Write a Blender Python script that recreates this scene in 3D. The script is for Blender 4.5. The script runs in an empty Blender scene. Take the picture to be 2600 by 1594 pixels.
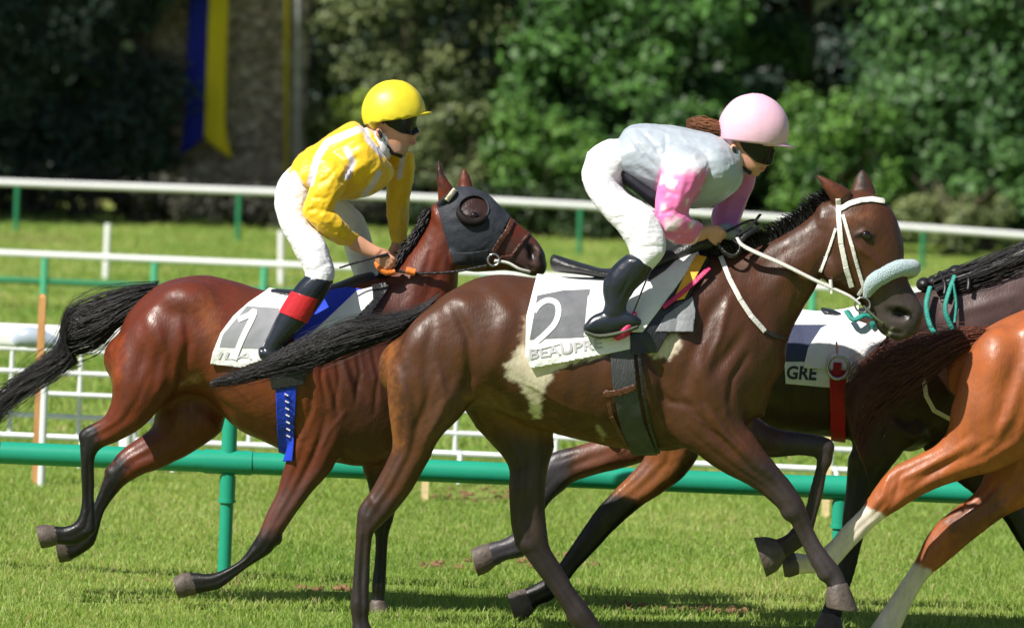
import bpy, bmesh, math, random
import numpy as np
from mathutils import Vector, Matrix, noise
from mathutils.bvhtree import BVHTree

random.seed(7); rng = np.random.default_rng(7)
SC = bpy.context.scene
COL = SC.collection

# ------------------------------------------------------------------ camera
F = 15000.0; CX, CY = 1300.0, 797.0
PITCH = math.radians(2.508); ROLL = math.radians(2.4)
CAM = np.array([0.0, 0.0, 2.5])
fw = np.array([0, math.cos(PITCH), -math.sin(PITCH)])
u0 = np.array([0, math.sin(PITCH), math.cos(PITCH)]); r0 = np.array([1.0, 0, 0])
rt = r0 * math.cos(ROLL) + u0 * math.sin(ROLL)
up = u0 * math.cos(ROLL) - r0 * math.sin(ROLL)
cam_d = bpy.data.cameras.new('camera'); cam = bpy.data.objects.new('camera', cam_d); COL.objects.link(cam)
cam.matrix_world = Matrix(((rt[0], up[0], -fw[0], CAM[0]), (rt[1], up[1], -fw[1], CAM[1]),
                           (rt[2], up[2], -fw[2], CAM[2]), (0, 0, 0, 1)))
cam_d.sensor_width = 36; cam_d.lens = 36 * F / 2600; cam_d.clip_start = 0.5; cam_d.clip_end = 2000
cam_d.dof.use_dof = True; cam_d.dof.focus_distance = 25.3; cam_d.dof.aperture_fstop = 3.9
SC.camera = cam
SC.render.resolution_x = 1024; SC.render.resolution_y = 627
SC.render.engine = 'CYCLES'

# ------------------------------------------------------------------ light
TOSUN = Vector((-0.50, -0.46, 0.735)).normalized()
elev = math.asin(TOSUN.z); azim = math.atan2(TOSUN.x, TOSUN.y)
W = bpy.data.worlds.new('World'); SC.world = W; W.use_nodes = True
nt = W.node_tree; bg = nt.nodes['Background']
sky = nt.nodes.new('ShaderNodeTexSky'); sky.sky_type = 'NISHITA'; sky.sun_disc = False
sky.sun_elevation = elev; sky.sun_rotation = azim
nt.links.new(sky.outputs[0], bg.inputs[0]); bg.inputs[1].default_value = 0.052
sun_d = bpy.data.lights.new('sun', 'SUN'); sun_d.energy = 5.0; sun_d.angle = math.radians(0.5); sun_d.color = (1, 0.95, 0.87)
sun = bpy.data.objects.new('sun', sun_d); COL.objects.link(sun)
sun.rotation_euler = (-TOSUN).to_track_quat('-Z', 'Y').to_euler(); sun.location = (-20, 0, 30)
SC.view_settings.view_transform = 'Standard'; SC.view_settings.look = 'None'
SC.view_settings.exposure = 0.5; SC.view_settings.gamma = 1.0

# ------------------------------------------------------------------ projection helpers
def ray(x, y):
    return fw + rt * ((x - CX) / F) - up * ((y - CY) / F)
def P(x, y, Y):
    d = ray(x, y); return CAM + d * (Y / d[1])
def G(x, Y):
    """ground point under image column x at depth Y"""
    y = 800.0
    for _ in range(12):
        p = P(x, y, Y); y += p[2] * F / Y
    return P(x, y, Y)
def PX(v):
    d = v - CAM; z = d @ fw
    return np.stack([CX + F * (d @ rt) / z, CY - F * (d @ up) / z], axis=-1)

# ------------------------------------------------------------------ materials
MATS = {}
def new_mat(name):
    m = bpy.data.materials.new(name); m.use_nodes = True
    return m, m.node_tree, m.node_tree.nodes['Principled BSDF']
def N(t, kind, **kw):
    n = t.nodes.new(kind)
    for k, v in kw.items():
        if k in n.inputs: n.inputs[k].default_value = v
        else: setattr(n, k, v)
    return n
def simple(name, col, rough=0.5, spec=0.5, bump=0.0, bscale=40, var=0.0, vscale=6, coat=0, metal=0, sheen=0, stretch=None, trans=0):
    if name in MATS: return MATS[name]
    m, t, b = new_mat(name)
    b.inputs['Base Color'].default_value = (*col, 1); b.inputs['Roughness'].default_value = rough
    b.inputs['Specular IOR Level'].default_value = spec; b.inputs['Metallic'].default_value = metal
    b.inputs['Coat Weight'].default_value = coat; b.inputs['Sheen Weight'].default_value = sheen
    tc = N(t, 'ShaderNodeTexCoord'); src = tc.outputs['Object']
    if stretch:
        mp = N(t, 'ShaderNodeMapping'); mp.inputs['Scale'].default_value = stretch
        t.links.new(src, mp.inputs[0]); src = mp.outputs[0]
    if var > 0:
        n = N(t, 'ShaderNodeTexNoise', Scale=vscale, Detail=6.0, Roughness=0.65); t.links.new(src, n.inputs['Vector'])
        r = N(t, 'ShaderNodeMapRange'); r.inputs[1].default_value = .3; r.inputs[2].default_value = .7
        r.inputs[3].default_value = 1 - var; r.inputs[4].default_value = 1 + var
        t.links.new(n.outputs[0], r.inputs[0])
        mx = N(t, 'ShaderNodeVectorMath', operation='SCALE'); mx.inputs[0].default_value = col
        t.links.new(r.outputs[0], mx.inputs['Scale']); t.links.new(mx.outputs[0], b.inputs['Base Color'])
    if bump > 0:
        n = N(t, 'ShaderNodeTexNoise', Scale=bscale, Detail=4.0); t.links.new(src, n.inputs['Vector'])
        bp = N(t, 'ShaderNodeBump', Strength=bump, Distance=0.01); t.links.new(n.outputs[0], bp.inputs['Height'])
        t.links.new(bp.outputs[0], b.inputs['Normal'])
    MATS[name] = m; return m

def attr_mat(name, rough=0.5, spec=0.5, bump=0.2, bscale=60, stretch=(1, 1, 1), var=0.12, vscale=9, sheen=0.0, rough_var=0.1, transl=0, bdist=.004):
    """colour comes from the mesh's 'col' attribute (coat pattern with some painted shade / cloth pattern)"""
    if name in MATS: return MATS[name]
    m, t, b = new_mat(name)
    a = N(t, 'ShaderNodeAttribute', attribute_name='col')
    tc = N(t, 'ShaderNodeTexCoord'); mp = N(t, 'ShaderNodeMapping'); mp.inputs['Scale'].default_value = stretch
    t.links.new(tc.outputs['Object'], mp.inputs[0])
    n = N(t, 'ShaderNodeTexNoise', Scale=vscale, Detail=7.0, Roughness=0.7); t.links.new(mp.outputs[0], n.inputs['Vector'])
    r = N(t, 'ShaderNodeMapRange'); r.inputs[1].default_value = .3; r.inputs[2].default_value = .7
    r.inputs[3].default_value = 1 - var; r.inputs[4].default_value = 1 + var
    t.links.new(n.outputs[0], r.inputs[0])
    mx = N(t, 'ShaderNodeVectorMath', operation='SCALE')
    t.links.new(a.outputs['Color'], mx.inputs[0]); t.links.new(r.outputs[0], mx.inputs['Scale'])
    t.links.new(mx.outputs[0], b.inputs['Base Color'])
    r2 = N(t, 'ShaderNodeMapRange'); r2.inputs[1].default_value = .3; r2.inputs[2].default_value = .7
    r2.inputs[3].default_value = rough + rough_var; r2.inputs[4].default_value = rough - rough_var
    t.links.new(n.outputs[0], r2.inputs[0]); t.links.new(r2.outputs[0], b.inputs['Roughness'])
    b.inputs['Specular IOR Level'].default_value = spec; b.inputs['Sheen Weight'].default_value = sheen
    n2 = N(t, 'ShaderNodeTexNoise', Scale=bscale, Detail=5.0); t.links.new(mp.outputs[0], n2.inputs['Vector'])
    bp = N(t, 'ShaderNodeBump', Strength=bump, Distance=bdist); t.links.new(n2.outputs[0], bp.inputs['Height'])
    t.links.new(bp.outputs[0], b.inputs['Normal'])
    MATS[name] = m; return m

# ------------------------------------------------------------------ object helpers
def tag(o, label=None, cat=None, group=None, kind=None):
    if label: o['label'] = label
    if cat: o['category'] = cat
    if group: o['group'] = group
    if kind: o['kind'] = kind
    return o
def mesh_from(name, v, f, mat=None, smooth=True, col=None):
    me = bpy.data.meshes.new(name)
    me.from_pydata([tuple(map(float, p)) for p in v], [], [tuple(map(int, q)) for q in f]); me.update()
    if smooth: me.polygons.foreach_set('use_smooth', [True] * len(me.polygons))
    if mat: me.materials.append(mat)
    if col is not None: set_col(me, col)
    return me
def set_col(me, col):
    a = me.color_attributes.new('col', 'FLOAT_COLOR', 'POINT')
    c = np.ones((len(me.vertices), 4), dtype=np.float32); c[:, :3] = col
    a.data.foreach_set('color', c.ravel())
def fast_mesh(name, v, quads, mat=None, smooth=False, col=None):
    """v (n,3) array, quads (m,k) int array"""
    me = bpy.data.meshes.new(name); k = quads.shape[1]; m = quads.shape[0]
    me.vertices.add(len(v)); me.vertices.foreach_set('co', np.asarray(v, dtype=np.float32).ravel())
    me.loops.add(m * k); me.loops.foreach_set('vertex_index', quads.astype(np.int32).ravel())
    me.polygons.add(m); me.polygons.foreach_set('loop_start', np.arange(0, m * k, k, dtype=np.int32))
    me.polygons.foreach_set('loop_total', np.full(m, k, dtype=np.int32))
    me.update(calc_edges=True); me.validate()
    me.polygons.foreach_set('use_smooth', np.full(m, smooth))
    if mat: me.materials.append(mat)
    if col is not None: set_col(me, col)
    return me
def verts_of(me):
    a = np.empty(len(me.vertices) * 3, dtype=np.float32); me.vertices.foreach_get('co', a); return a.reshape(-1, 3).astype(float)
def norms_of(me):
    a = np.empty(len(me.vertices) * 3, dtype=np.float32); me.vertex_normals.foreach_get('vector', a); return a.reshape(-1, 3).astype(float)
def set_verts(me, v):
    me.vertices.foreach_set('co', np.asarray(v, dtype=np.float32).ravel()); me.update()
def link(name, me, origin=(0, 0, 0), parent=None):
    """mesh data is in world space; root objects sit at their own base"""
    o = bpy.data.objects.new(name, me); COL.objects.link(o)
    if parent is not None:
        org = Vector(parent['_o']); o.parent = parent; o['_o'] = tuple(org)
    else:
        org = Vector(origin); o.location = org; o['_o'] = tuple(org)
    if me is not None:
        set_verts(me, verts_of(me) - np.array(org))
    return o
def empty(name, origin):
    o = bpy.data.objects.new(name, None); COL.objects.link(o); o.location = Vector(origin); o['_o'] = tuple(map(float, origin)); o.empty_display_size = .1
    return o

def catmull(A, n):
    A = np.asarray(A, float)
    if len(A) < 3: 
        return np.array([A[0] + (A[-1] - A[0]) * t for t in np.linspace(0, 1, n + 1)])
    E = np.vstack([2 * A[0] - A[1], A, 2 * A[-1] - A[-2]]); out = []
    for i in range(1, len(E) - 2):
        p0, p1, p2, p3 = E[i - 1:i + 3]
        for t in np.linspace(0, 1, n, endpoint=False):
            out.append(0.5 * ((2 * p1) + (-p0 + p2) * t + (2 * p0 - 5 * p1 + 4 * p2 - p3) * t * t + (-p0 + 3 * p1 - 3 * p2 + p3) * t ** 3))
    out.append(E[-2]); return np.array(out)

class MB:
    def __init__(s): s.v = []; s.f = []
    def rings(s, R, cap=True):
        """R: (m, k, 3) closed rings"""
        b = len(s.v); m, k, _ = R.shape
        for r in R: s.v.extend(map(tuple, r))
        for i in range(m - 1):
            for j in range(k):
                s.f.append((b + i * k + j, b + i * k + (j + 1) % k, b + (i + 1) * k + (j + 1) % k, b + (i + 1) * k + j))
        if cap:
            s.f.append(tuple(b + j for j in range(k))[::-1]); s.f.append(tuple(b + (m - 1) * k + j for j in range(k)))
    def box(s, c, h, rot=None):
        c = Vector(c); b = len(s.v)
        for sx in (-1, 1):
            for sy in (-1, 1):
                for sz in (-1, 1):
                    q = Vector((sx * h[0], sy * h[1], sz * h[2]))
                    if rot: q = rot @ q
                    s.v.append(tuple(c + q))
        for q in ((0, 1, 3, 2), (4, 6, 7, 5), (0, 4, 5, 1), (2, 3, 7, 6), (0, 2, 6, 4), (1, 5, 7, 3)): s.f.append(tuple(b + i for i in q))
    def tube(s, pts, rad, k=10, sub=1, cap=True, flat=1.0):
        pts = np.asarray(pts, float); rad = np.full(len(pts), rad) if np.isscalar(rad) else np.asarray(rad, float)
        if sub > 1:
            q = catmull(np.column_stack([pts, rad]), sub); pts, rad = q[:, :3], q[:, 3]
        R = []; prev = None
        for i in range(len(pts)):
            t = pts[min(i + 1, len(pts) - 1)] - pts[max(i - 1, 0)]; t /= (np.linalg.norm(t) + 1e-12)
            if prev is None:
                a = np.array([0, 0, 1.0]) if abs(t[2]) < .9 else np.array([1.0, 0, 0])
            else: a = prev
            n = a - t * (a @ t); n /= np.linalg.norm(n); prev = n; bn = np.cross(t, n)
            th = np.linspace(0, 2 * math.pi, k, endpoint=False)
            R.append(pts[i] + rad[i] * (np.cos(th)[:, None] * n * flat + np.sin(th)[:, None] * bn))
        s.rings(np.array(R), False)
        if cap:
            for r, d in ((R[0], -1), (R[-1], 1)):
                b = len(s.v); s.v.extend(map(tuple, r)); s.f.append(tuple(b + j for j in range(k))[::d])
    def ell(s, c, ax, k=16, m=9):
        """ellipsoid, ax = three world vectors"""
        c = np.asarray(c, float); R = []
        for i in range(m + 1):
            ph = math.pi * (i / m) * .985 + .0075 * math.pi
            th = np.linspace(0, 2 * math.pi, k, endpoint=False)
            R.append(c + math.cos(ph) * ax[0] + math.sin(ph) * (np.cos(th)[:, None] * ax[1] + np.sin(th)[:, None] * ax[2]))
        s.rings(np.array(R))
    def mesh(s, name, mat=None, smooth=True): return mesh_from(name, s.v, s.f, mat, smooth)

def loft(mb, D, st, sub=4, k=20, inset=0.0, egg=0.0, scale=1.0, flat=False):
    """st rows: x1,y1,x2,y2,half_depth(m),w(m).  Traces both outlines of a form in its own depth plane"""
    st = [tuple(r) + (0.0,) * (6 - len(r)) for r in st]
    q = catmull(st, sub); R = []
    th = np.linspace(0, 2 * math.pi, k, endpoint=False)
    rows = []
    for r in q:
        Y = D + r[5]; A = P(r[0], r[1], Y); B = P(r[2], r[3], Y)
        c = (A + B) / 2; h = (A - B) / 2; L = np.linalg.norm(h); b = max(r[4], .004)
        if inset: h = h * max(.3, (L - inset) / L); b = max(.003, b - inset)
        rows.append((c, h * scale, b * scale))
    def ring(c, h, b):
        return c + np.cos(th)[:, None] * h + (np.sin(th) * (1 - egg * np.cos(th)))[:, None] * np.array([0, b, 0])
    t0 = rows[0][0] - rows[1][0]; t0 /= np.linalg.norm(t0) + 1e-9
    t1 = rows[-1][0] - rows[-2][0]; t1 /= np.linalg.norm(t1) + 1e-9
    out = []
    c, h, b = rows[0]; m = min(np.linalg.norm(h), b)
    for a in (80, 50, 25): out.append(ring(c + t0 * m * .6 * math.sin(math.radians(a)), h * math.cos(math.radians(a)), b * math.cos(math.radians(a))))
    for c, h, b in rows: out.append(ring(c, h, b))
    c, h, b = rows[-1]; m = min(np.linalg.norm(h), b)
    for a in (() if flat else (25, 50, 80)): out.append(ring(c + t1 * m * .6 * math.sin(math.radians(a)), h * math.cos(math.radians(a)), b * math.cos(math.radians(a))))
    mb.rings(np.array(out))
    if flat:   # separate sole face keeps the rim crisp
        q = mb.f.pop(); b = len(mb.v); mb.v.extend([mb.v[i] for i in q]); mb.f.append(tuple(range(b, b + len(q))))
def blob(mb, D, x, y, w, rx, ry, rd, ang=0):
    """ellipsoid centred on an outline position; rx, ry in outline units, rd in metres"""
    c = P(x, y, D + w); s = (D + w) / F; a = math.radians(ang)
    ax = (rt * math.cos(a) - up * math.sin(a)) * rx * s; ay = (rt * math.sin(a) + up * math.cos(a)) * ry * s
    mb.ell(c, (ax, ay, np.array([0, rd, 0])))

def fuse(mb, name, voxel, smooth=6, fac=0.5):
    me = mb.mesh(name + '_raw'); o = bpy.data.objects.new('tmp', me); COL.objects.link(o)
    m = o.modifiers.new('r', 'REMESH'); m.mode = 'VOXEL'; m.voxel_size = voxel; m.adaptivity = 0
    if smooth:
        s = o.modifiers.new('s', 'SMOOTH'); s.factor = fac; s.iterations = smooth
    dg = bpy.context.evaluated_depsgraph_get(); dg.update()
    out = bpy.data.meshes.new_from_object(o.evaluated_get(dg)); out.name = name
    bpy.data.objects.remove(o); bpy.data.meshes.remove(me)
    out.polygons.foreach_set('use_smooth', [True] * len(out.polygons))
    return out

def seg_dist(p, pts):
    """distance of 2D points p (n,2) to polyline; also parameter 0..1"""
    best = np.full(len(p), 1e9); par = np.zeros(len(p)); pts = np.asarray(pts, float); n = len(pts) - 1
    for i in range(n):
        a, b = pts[i], pts[i + 1]; ab = b - a
        t = np.clip(((p - a) @ ab) / (ab @ ab + 1e-9), 0, 1)
        d = np.linalg.norm(p - (a + t[:, None] * ab), axis=1); m = d < best
        best[m] = d[m]; par[m] = (i + t[m]) / n
    return best, par
def inside(p, poly):
    x, y = p[:, 0], p[:, 1]; r = np.zeros(len(p), bool); n = len(poly)
    for i in range(n):
        x1, y1 = poly[i]; x2, y2 = poly[(i + 1) % n]
        c = ((y1 > y) != (y2 > y)) & (x < (x2 - x1) * (y - y1) / ((y2 - y1) + 1e-9) + x1)
        r ^= c
    return r
def vnoise(v, scale, seed=0.0):
    """cheap smooth value noise (sum of rotated sines), -1..1"""
    s = v * scale + seed
    a = np.sin(s[:, 0] * 1.7 + 1.3 * np.sin(s[:, 2] * 1.1 + .7)) * np.cos(s[:, 2] * 1.9 + np.sin(s[:, 1] * 1.3))
    b = np.sin(s[:, 1] * 2.3 + s[:, 0] * .7 + 2 * np.sin(s[:, 2] * .6)) * np.cos(s[:, 0] * 1.1 - s[:, 2] * 1.4)
    return .5 * (a + b)
def smoothstep(e0, e1, x):
    t = np.clip((x - e0) / (e1 - e0), 0, 1); return t * t * (3 - 2 * t)

def relief(me, D, strokes):
    """strokes: (polyline, width_px, height_m, side) ; side -1 near, +1 far, 0 both"""
    v = verts_of(me); n = norms_of(me); px = PX(v); w = v[:, 1] - D
    lat = smoothstep(.15, .6, np.abs(n[:, 1])); disp = np.zeros(len(v))
    for poly, wd, h, side in strokes:
        d, t = seg_dist(px, poly); k = np.exp(-(d / wd) ** 2) * (0.35 + 0.65 * np.sin(np.clip(t, 0, 1) * math.pi))
        if side: k = k * (w * side > 0.0)
        disp += k * h * lat
    set_verts(me, v + n * disp[:, None])

def paint(me, D, base, ops, nz=14):
    v = verts_of(me); px = PX(v); w = v[:, 1] - D
    col = np.tile(np.array(base, float), (len(v), 1))
    jit = vnoise(v, 60, 3.1) + .6 * vnoise(v, 140, 1.1) + .5 * vnoise(v, 23, 9.1)
    for op in ops:
        kind, data, c, soft = op[:4]; wr = op[4] if len(op) > 4 else (-9, 9)
        if kind == 'patch':
            dd, _ = seg_dist(px, list(data) + [data[0]]); k = smoothstep(-4, 8, np.where(inside(px, data), dd, -dd)) * smoothstep(.0, .45, vnoise(v * np.array([1, 1, .6]), 24, soft) + .3 * vnoise(v, 61, soft))
        elif kind == 'poly':
            dd, _ = seg_dist(px, list(data) + [data[0]]); ins = inside(px, data)
            sd = np.where(ins, dd, -dd) + jit * nz * min(1, soft / 15)
            k = smoothstep(-soft, soft, sd)
        else:
            dd, _ = seg_dist(px, data); k = smoothstep(soft, -soft, dd - op[5] + jit * nz * min(1, soft / 15))
        k = k * ((w > wr[0]) & (w < wr[1]))
        col = col * (1 - k[:, None]) + np.array(c) * k[:, None]
    set_col(me, col)

def hull(pts):
    p = sorted(set((float(a[0]), float(a[1])) for a in pts))
    def half(q):
        o = []
        for r in q:
            while len(o) > 1 and (o[-1][0] - o[-2][0]) * (r[1] - o[-2][1]) - (o[-1][1] - o[-2][1]) * (r[0] - o[-2][0]) <= 0: o.pop()
            o.append(r)
        return o[:-1]
    return np.array(half(p) + half(p[::-1]))
def soften(me, D, poly, it, edge=18):
    """extra smoothing of the surface inside an outline, so muscles run into each other"""
    v = verts_of(me); px = PX(v); dd, _ = seg_dist(px, list(poly) + [poly[0]]); k = smoothstep(0, edge, np.where(inside(px, poly), dd, 0))
    e = np.empty(len(me.edges) * 2, dtype=np.int32); me.edges.foreach_get('vertices', e); e = e.reshape(-1, 2); n = len(v)
    deg = np.bincount(e.ravel(), minlength=n).astype(float)
    for _ in range(it):
        s = np.stack([np.bincount(e[:, 0], v[e[:, 1], c], n) + np.bincount(e[:, 1], v[e[:, 0], c], n) for c in range(3)], 1)
        v = v + (s / deg[:, None] - v) * (.6 * k)[:, None]
    set_verts(me, v)

def cut_shell(body, name, poly, offset, thick, mat, wr=(-9, 9), hole=None, extra=None):
    """a piece of cloth/strap lying on the body: the body's surface inside a convex outline, lifted by offset"""
    v = body['v']; n = body['n']; px = body['px']; f = body['f']; w = v[:, 1] - body['D']
    P0 = hull(poly); c = P0.mean(0)
    big = c + (P0 - c) * 1.0
    lo = big.min(0) - 14; hi = big.max(0) + 14
    ok = (px[:, 0] > lo[0]) & (px[:, 0] < hi[0]) & (px[:, 1] > lo[1]) & (px[:, 1] < hi[1]) & (w > wr[0] - .02) & (w < wr[1] + .02)
    if extra is not None: ok &= extra(v, px, w)
    fk = f[ok[f].all(1)]
    if hole is not None:
        fc = px[fk].mean(1); fw_ = w[fk].mean(1); fk = fk[~(inside(fc, hole) & (np.abs(fw_) > .02))]
    idx = np.unique(fk); rm = -np.ones(len(v), int); rm[idx] = np.arange(len(idx))
    vv = v[idx] + n[idx] * offset
    bm = bmesh.new(); bv = [bm.verts.new(p) for p in vv]
    for q in rm[fk]:
        try: bm.faces.new([bv[i] for i in dict.fromkeys(q)])
        except ValueError: pass
    area = 0
    for i in range(len(P0)):
        a, b = P0[i], P0[(i + 1) % len(P0)]; area += a[0] * b[1] - b[0] * a[1]
    for i in range(len(P0)):
        a, b = P0[i], P0[(i + 1) % len(P0)]
        ra, rb = ray(*a), ray(*b); nn = np.cross(ra, rb)
        if nn @ ray(*c) > 0: nn = -nn
        bmesh.ops.bisect_plane(bm, geom=bm.verts[:] + bm.edges[:] + bm.faces[:], plane_co=Vector(CAM), plane_no=Vector(nn), clear_outer=True)
    for lim, sgn in ((wr[0], -1), (wr[1], 1)):
        if abs(lim) < 5:
            bmesh.ops.bisect_plane(bm, geom=bm.verts[:] + bm.edges[:] + bm.faces[:], plane_co=(0, body['D'] + lim, 0), plane_no=(0, sgn, 0), clear_outer=True)
    bm.normal_update()
    # solid thickness
    me = bpy.data.meshes.new(name); bm.to_mesh(me); bm.free()
    me.materials.append(mat); me.polygons.foreach_set('use_smooth', [True] * len(me.polygons))
    return me
def strap(body, name, pts, width, offset, mat, wr=(-9, 9)):
    """joined straps following a polyline on the body -> one mesh"""
    allv, allf = [], []
    for i in range(len(pts) - 1):
        a = np.array(pts[i], float); b = np.array(pts[i + 1], float); t = (b - a) / np.linalg.norm(b - a); n = np.array([-t[1], t[0]]) * width / 2
        a2 = a - t * (2 if i else 0); b2 = b + t * 2
        me = cut_shell(body, 'x', [a2 + n, b2 + n, b2 - n, a2 - n], offset + .0004 * (i % 2), .003, mat, wr)
        o = len(allv); allv.extend([tuple(x.co) for x in me.vertices]); allf.extend([tuple(o + j for j in p.vertices) for p in me.polygons])
        bpy.data.meshes.remove(me)
    return mesh_from(name, allv, allf, mat)
def solid(o, t):
    m = o.modifiers.new('thickness', 'SOLIDIFY'); m.thickness = t; m.offset = -1; m.use_rim = True
def bodyinfo(me, D):
    v = verts_of(me); mxl = max(len(p.vertices) for p in me.polygons); f = np.array([tuple(p.vertices) + (p.vertices[-1],) * (mxl - len(p.vertices)) for p in me.polygons])
    return dict(v=v, n=norms_of(me), px=PX(v), f=f, D=D, bvh=BVHTree.FromPolygons([tuple(x) for x in v], [tuple(p.vertices) for p in me.polygons]))
def onbody(body, x, y, off):
    d = Vector(ray(x, y)).normalized(); h = body['bvh'].ray_cast(Vector(CAM), d)
    if h[0] is None: return None
    nn = h[1] if h[1].dot(d) < 0 else -h[1]
    return np.array(h[0] + (nn * .85 - d * .3) * off)
def text_on(body, name, txt, quad, off, mat, bold=0.0):
    cu = bpy.data.curves.new('t', 'FONT'); cu.body = txt; cu.size = 1; cu.offset = bold; cu.resolution_u = 3
    o = bpy.data.objects.new('t', cu); COL.objects.link(o); dg = bpy.context.evaluated_depsgraph_get(); dg.update()
    me = bpy.data.meshes.new_from_object(o.evaluated_get(dg)); bpy.data.objects.remove(o); v = verts_of(me)
    lo, hi = v.min(0), v.max(0); u = (v[:, 0] - lo[0]) / (hi[0] - lo[0]); t = (v[:, 1] - lo[1]) / (hi[1] - lo[1])
    q = [np.array(c, float) for c in quad]   # TL TR BR BL
    out = []; last = None
    for a, b in zip(u, t):
        p = (q[3] * (1 - a) + q[2] * a) * (1 - b) + (q[0] * (1 - a) + q[1] * a) * b
        r = onbody(body, p[0], p[1], off)
        if r is None: r = P(p[0], p[1], last[1] if last is not None else body['D'] - .3)
        last = r; out.append(r)
    set_verts(me, np.array(out)); me.name = name; me.materials.clear(); me.materials.append(mat)
    return me
def ribbon_on(body, name, pts, width, off, mat, sub=6):
    pts = catmull(pts, sub) if len(pts) > 2 else np.array(pts, float)
    v, f = [], []
    for i in range(len(pts)):
        t = pts[min(i + 1, len(pts) - 1)] - pts[max(i - 1, 0)]; t /= np.linalg.norm(t); n = np.array([-t[1], t[0]]) * width / 2
        for s in (-1, 0, 1):
            q = pts[i] + n * s; r = onbody(body, q[0], q[1], off)
            v.append(r if r is not None else (v[-1] if v else P(q[0], q[1], body['D'] - .3)))
    for i in range(len(pts) - 1):
        for s in (0, 1): f.append((3 * i + s, 3 * i + s + 1, 3 * i + s + 4, 3 * i + s + 3))
    return mesh_from(name, v, f, mat)

def strands(mb, path, n, rad=.0022, seed=0, wav=.012, k=3, fringe=.25, seg=14):
    """hair strands along stations (P3, in-plane vec, depth half)"""
    r = random.Random(seed); path = np.asarray(path, float)
    for i in range(n):
        a = r.uniform(0, 2 * math.pi); q = math.sqrt(r.random()); ca, sa = math.cos(a) * q, math.sin(a) * q
        e = 1 - fringe * r.random() ** 1.5; s0 = r.random() * .25 if r.random() < .4 else 0
        ph = r.uniform(0, 6); fr = r.uniform(2, 5); am = r.uniform(.2, 1) * wav; spread = r.uniform(.9, 1.18)
        pts = []
        for t in np.linspace(s0, e, seg):
            u = t * (len(path) - 1); j = min(int(u), len(path) - 2); g = u - j
            s = path[j] * (1 - g) + path[j + 1] * g
            c = s[:3]; h = s[3:6]; b = s[6]
            wv = am * t
            pts.append(c + h * (ca * spread) + np.array([0, b * sa * spread, 0]) + np.array([0, math.cos(ph + fr * t * 3) * wv, 0]) + (h / (np.linalg.norm(h) + 1e-6)) * math.sin(ph + fr * t * 4) * wv)
        rr = np.linspace(rad, rad * .35, seg)
        mb.tube(np.array(pts), rr, k=k, cap=False)
def hair_path(D, st, sub=4):
    st = [tuple(r) + (0.0,) * (6 - len(r)) for r in st]; out = []
    for r in catmull(st, sub):
        A = P(r[0], r[1], D + r[5]); B = P(r[2], r[3], D + r[5]); out.append(np.concatenate([(A + B) / 2, (A - B) / 2, [r[4]]]))
    return np.array(out)

# ================================================================== SETTING
def GP(x, y):
    d = ray(x, y); return CAM + d * (-CAM[2] / d[2])
PATCH = [(GP(1250, 1432), 1.5 * .16, .22), (GP(1120, 1437), .12, .2), (GP(1400, 1425), .16, .3), (GP(1560, 1540), .2, .14), (GP(1720, 1545), .2, .10),
         (GP(860, 1500), .16, .12), (GP(1240, 1255), .3, .5), (GP(1180, 1262), .2, .4), (GP(480, 1480), .18, .1), (GP(2050, 1250), .2, .5), (GP(1850, 1552), .12, .1)]
def ground_material():
    m, t, b = new_mat('turf')
    tc = N(t, 'ShaderNodeTexCoord'); mp = N(t, 'ShaderNodeMapping'); mp.inputs['Scale'].default_value = (1, .45, 1)
    t.links.new(tc.outputs['Object'], mp.inputs[0])
    n1 = N(t, 'ShaderNodeTexNoise', Scale=.9, Detail=8.0, Roughness=.65); n2 = N(t, 'ShaderNodeTexNoise', Scale=14.0, Detail=6.0, Roughness=.75)
    n3 = N(t, 'ShaderNodeTexNoise', Scale=.25, Detail=3.0)
    for n in (n1, n2, n3): t.links.new(mp.outputs[0], n.inputs['Vector'])
    r1 = N(t, 'ShaderNodeValToRGB'); r1.color_ramp.elements[0].position = .35; r1.color_ramp.elements[1].position = .68
    r1.color_ramp.elements[0].color = (.14, .26, .035, 1); r1.color_ramp.elements[1].color = (.32, .37, .10, 1)
    t.links.new(n1.outputs[0], r1.inputs[0])
    r2 = N(t, 'ShaderNodeMapRange'); r2.inputs[1].default_value = .3; r2.inputs[2].default_value = .7; r2.inputs[3].default_value = .6; r2.inputs[4].default_value = 1.4
    t.links.new(n2.outputs[0], r2.inputs[0])
    sc = N(t, 'ShaderNodeVectorMath', operation='SCALE'); t.links.new(r1.outputs[0], sc.inputs[0]); t.links.new(r2.outputs[0], sc.inputs['Scale'])
    rd = N(t, 'ShaderNodeValToRGB'); rd.color_ramp.elements[0].position = .62; rd.color_ramp.elements[1].position = .7
    t.links.new(n3.outputs[0], rd.inputs[0])
    mx = N(t, 'ShaderNodeMix', data_type='RGBA'); t.links.new(rd.outputs[0], mx.inputs[0]); t.links.new(sc.outputs[0], mx.inputs[6]); mx.inputs[7].default_value = (.24, .2, .09, 1)
    t.links.new(mx.outputs[2], b.inputs['Base Color']); b.inputs['Roughness'].default_value = .9; b.inputs['Specular IOR Level'].default_value = .1
    bp = N(t, 'ShaderNodeBump', Strength=.9, Distance=.06); t.links.new(n2.outputs[0], bp.inputs['Height']); t.links.new(bp.outputs[0], b.inputs['Normal'])
    return m
gm = ground_material()
tag(link('ground', mesh_from('ground', [(-500, -60, 0), (500, -60, 0), (500, 900, 0), (-500, 900, 0)], [(0, 1, 2, 3)], gm, False)), kind='structure')

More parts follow.
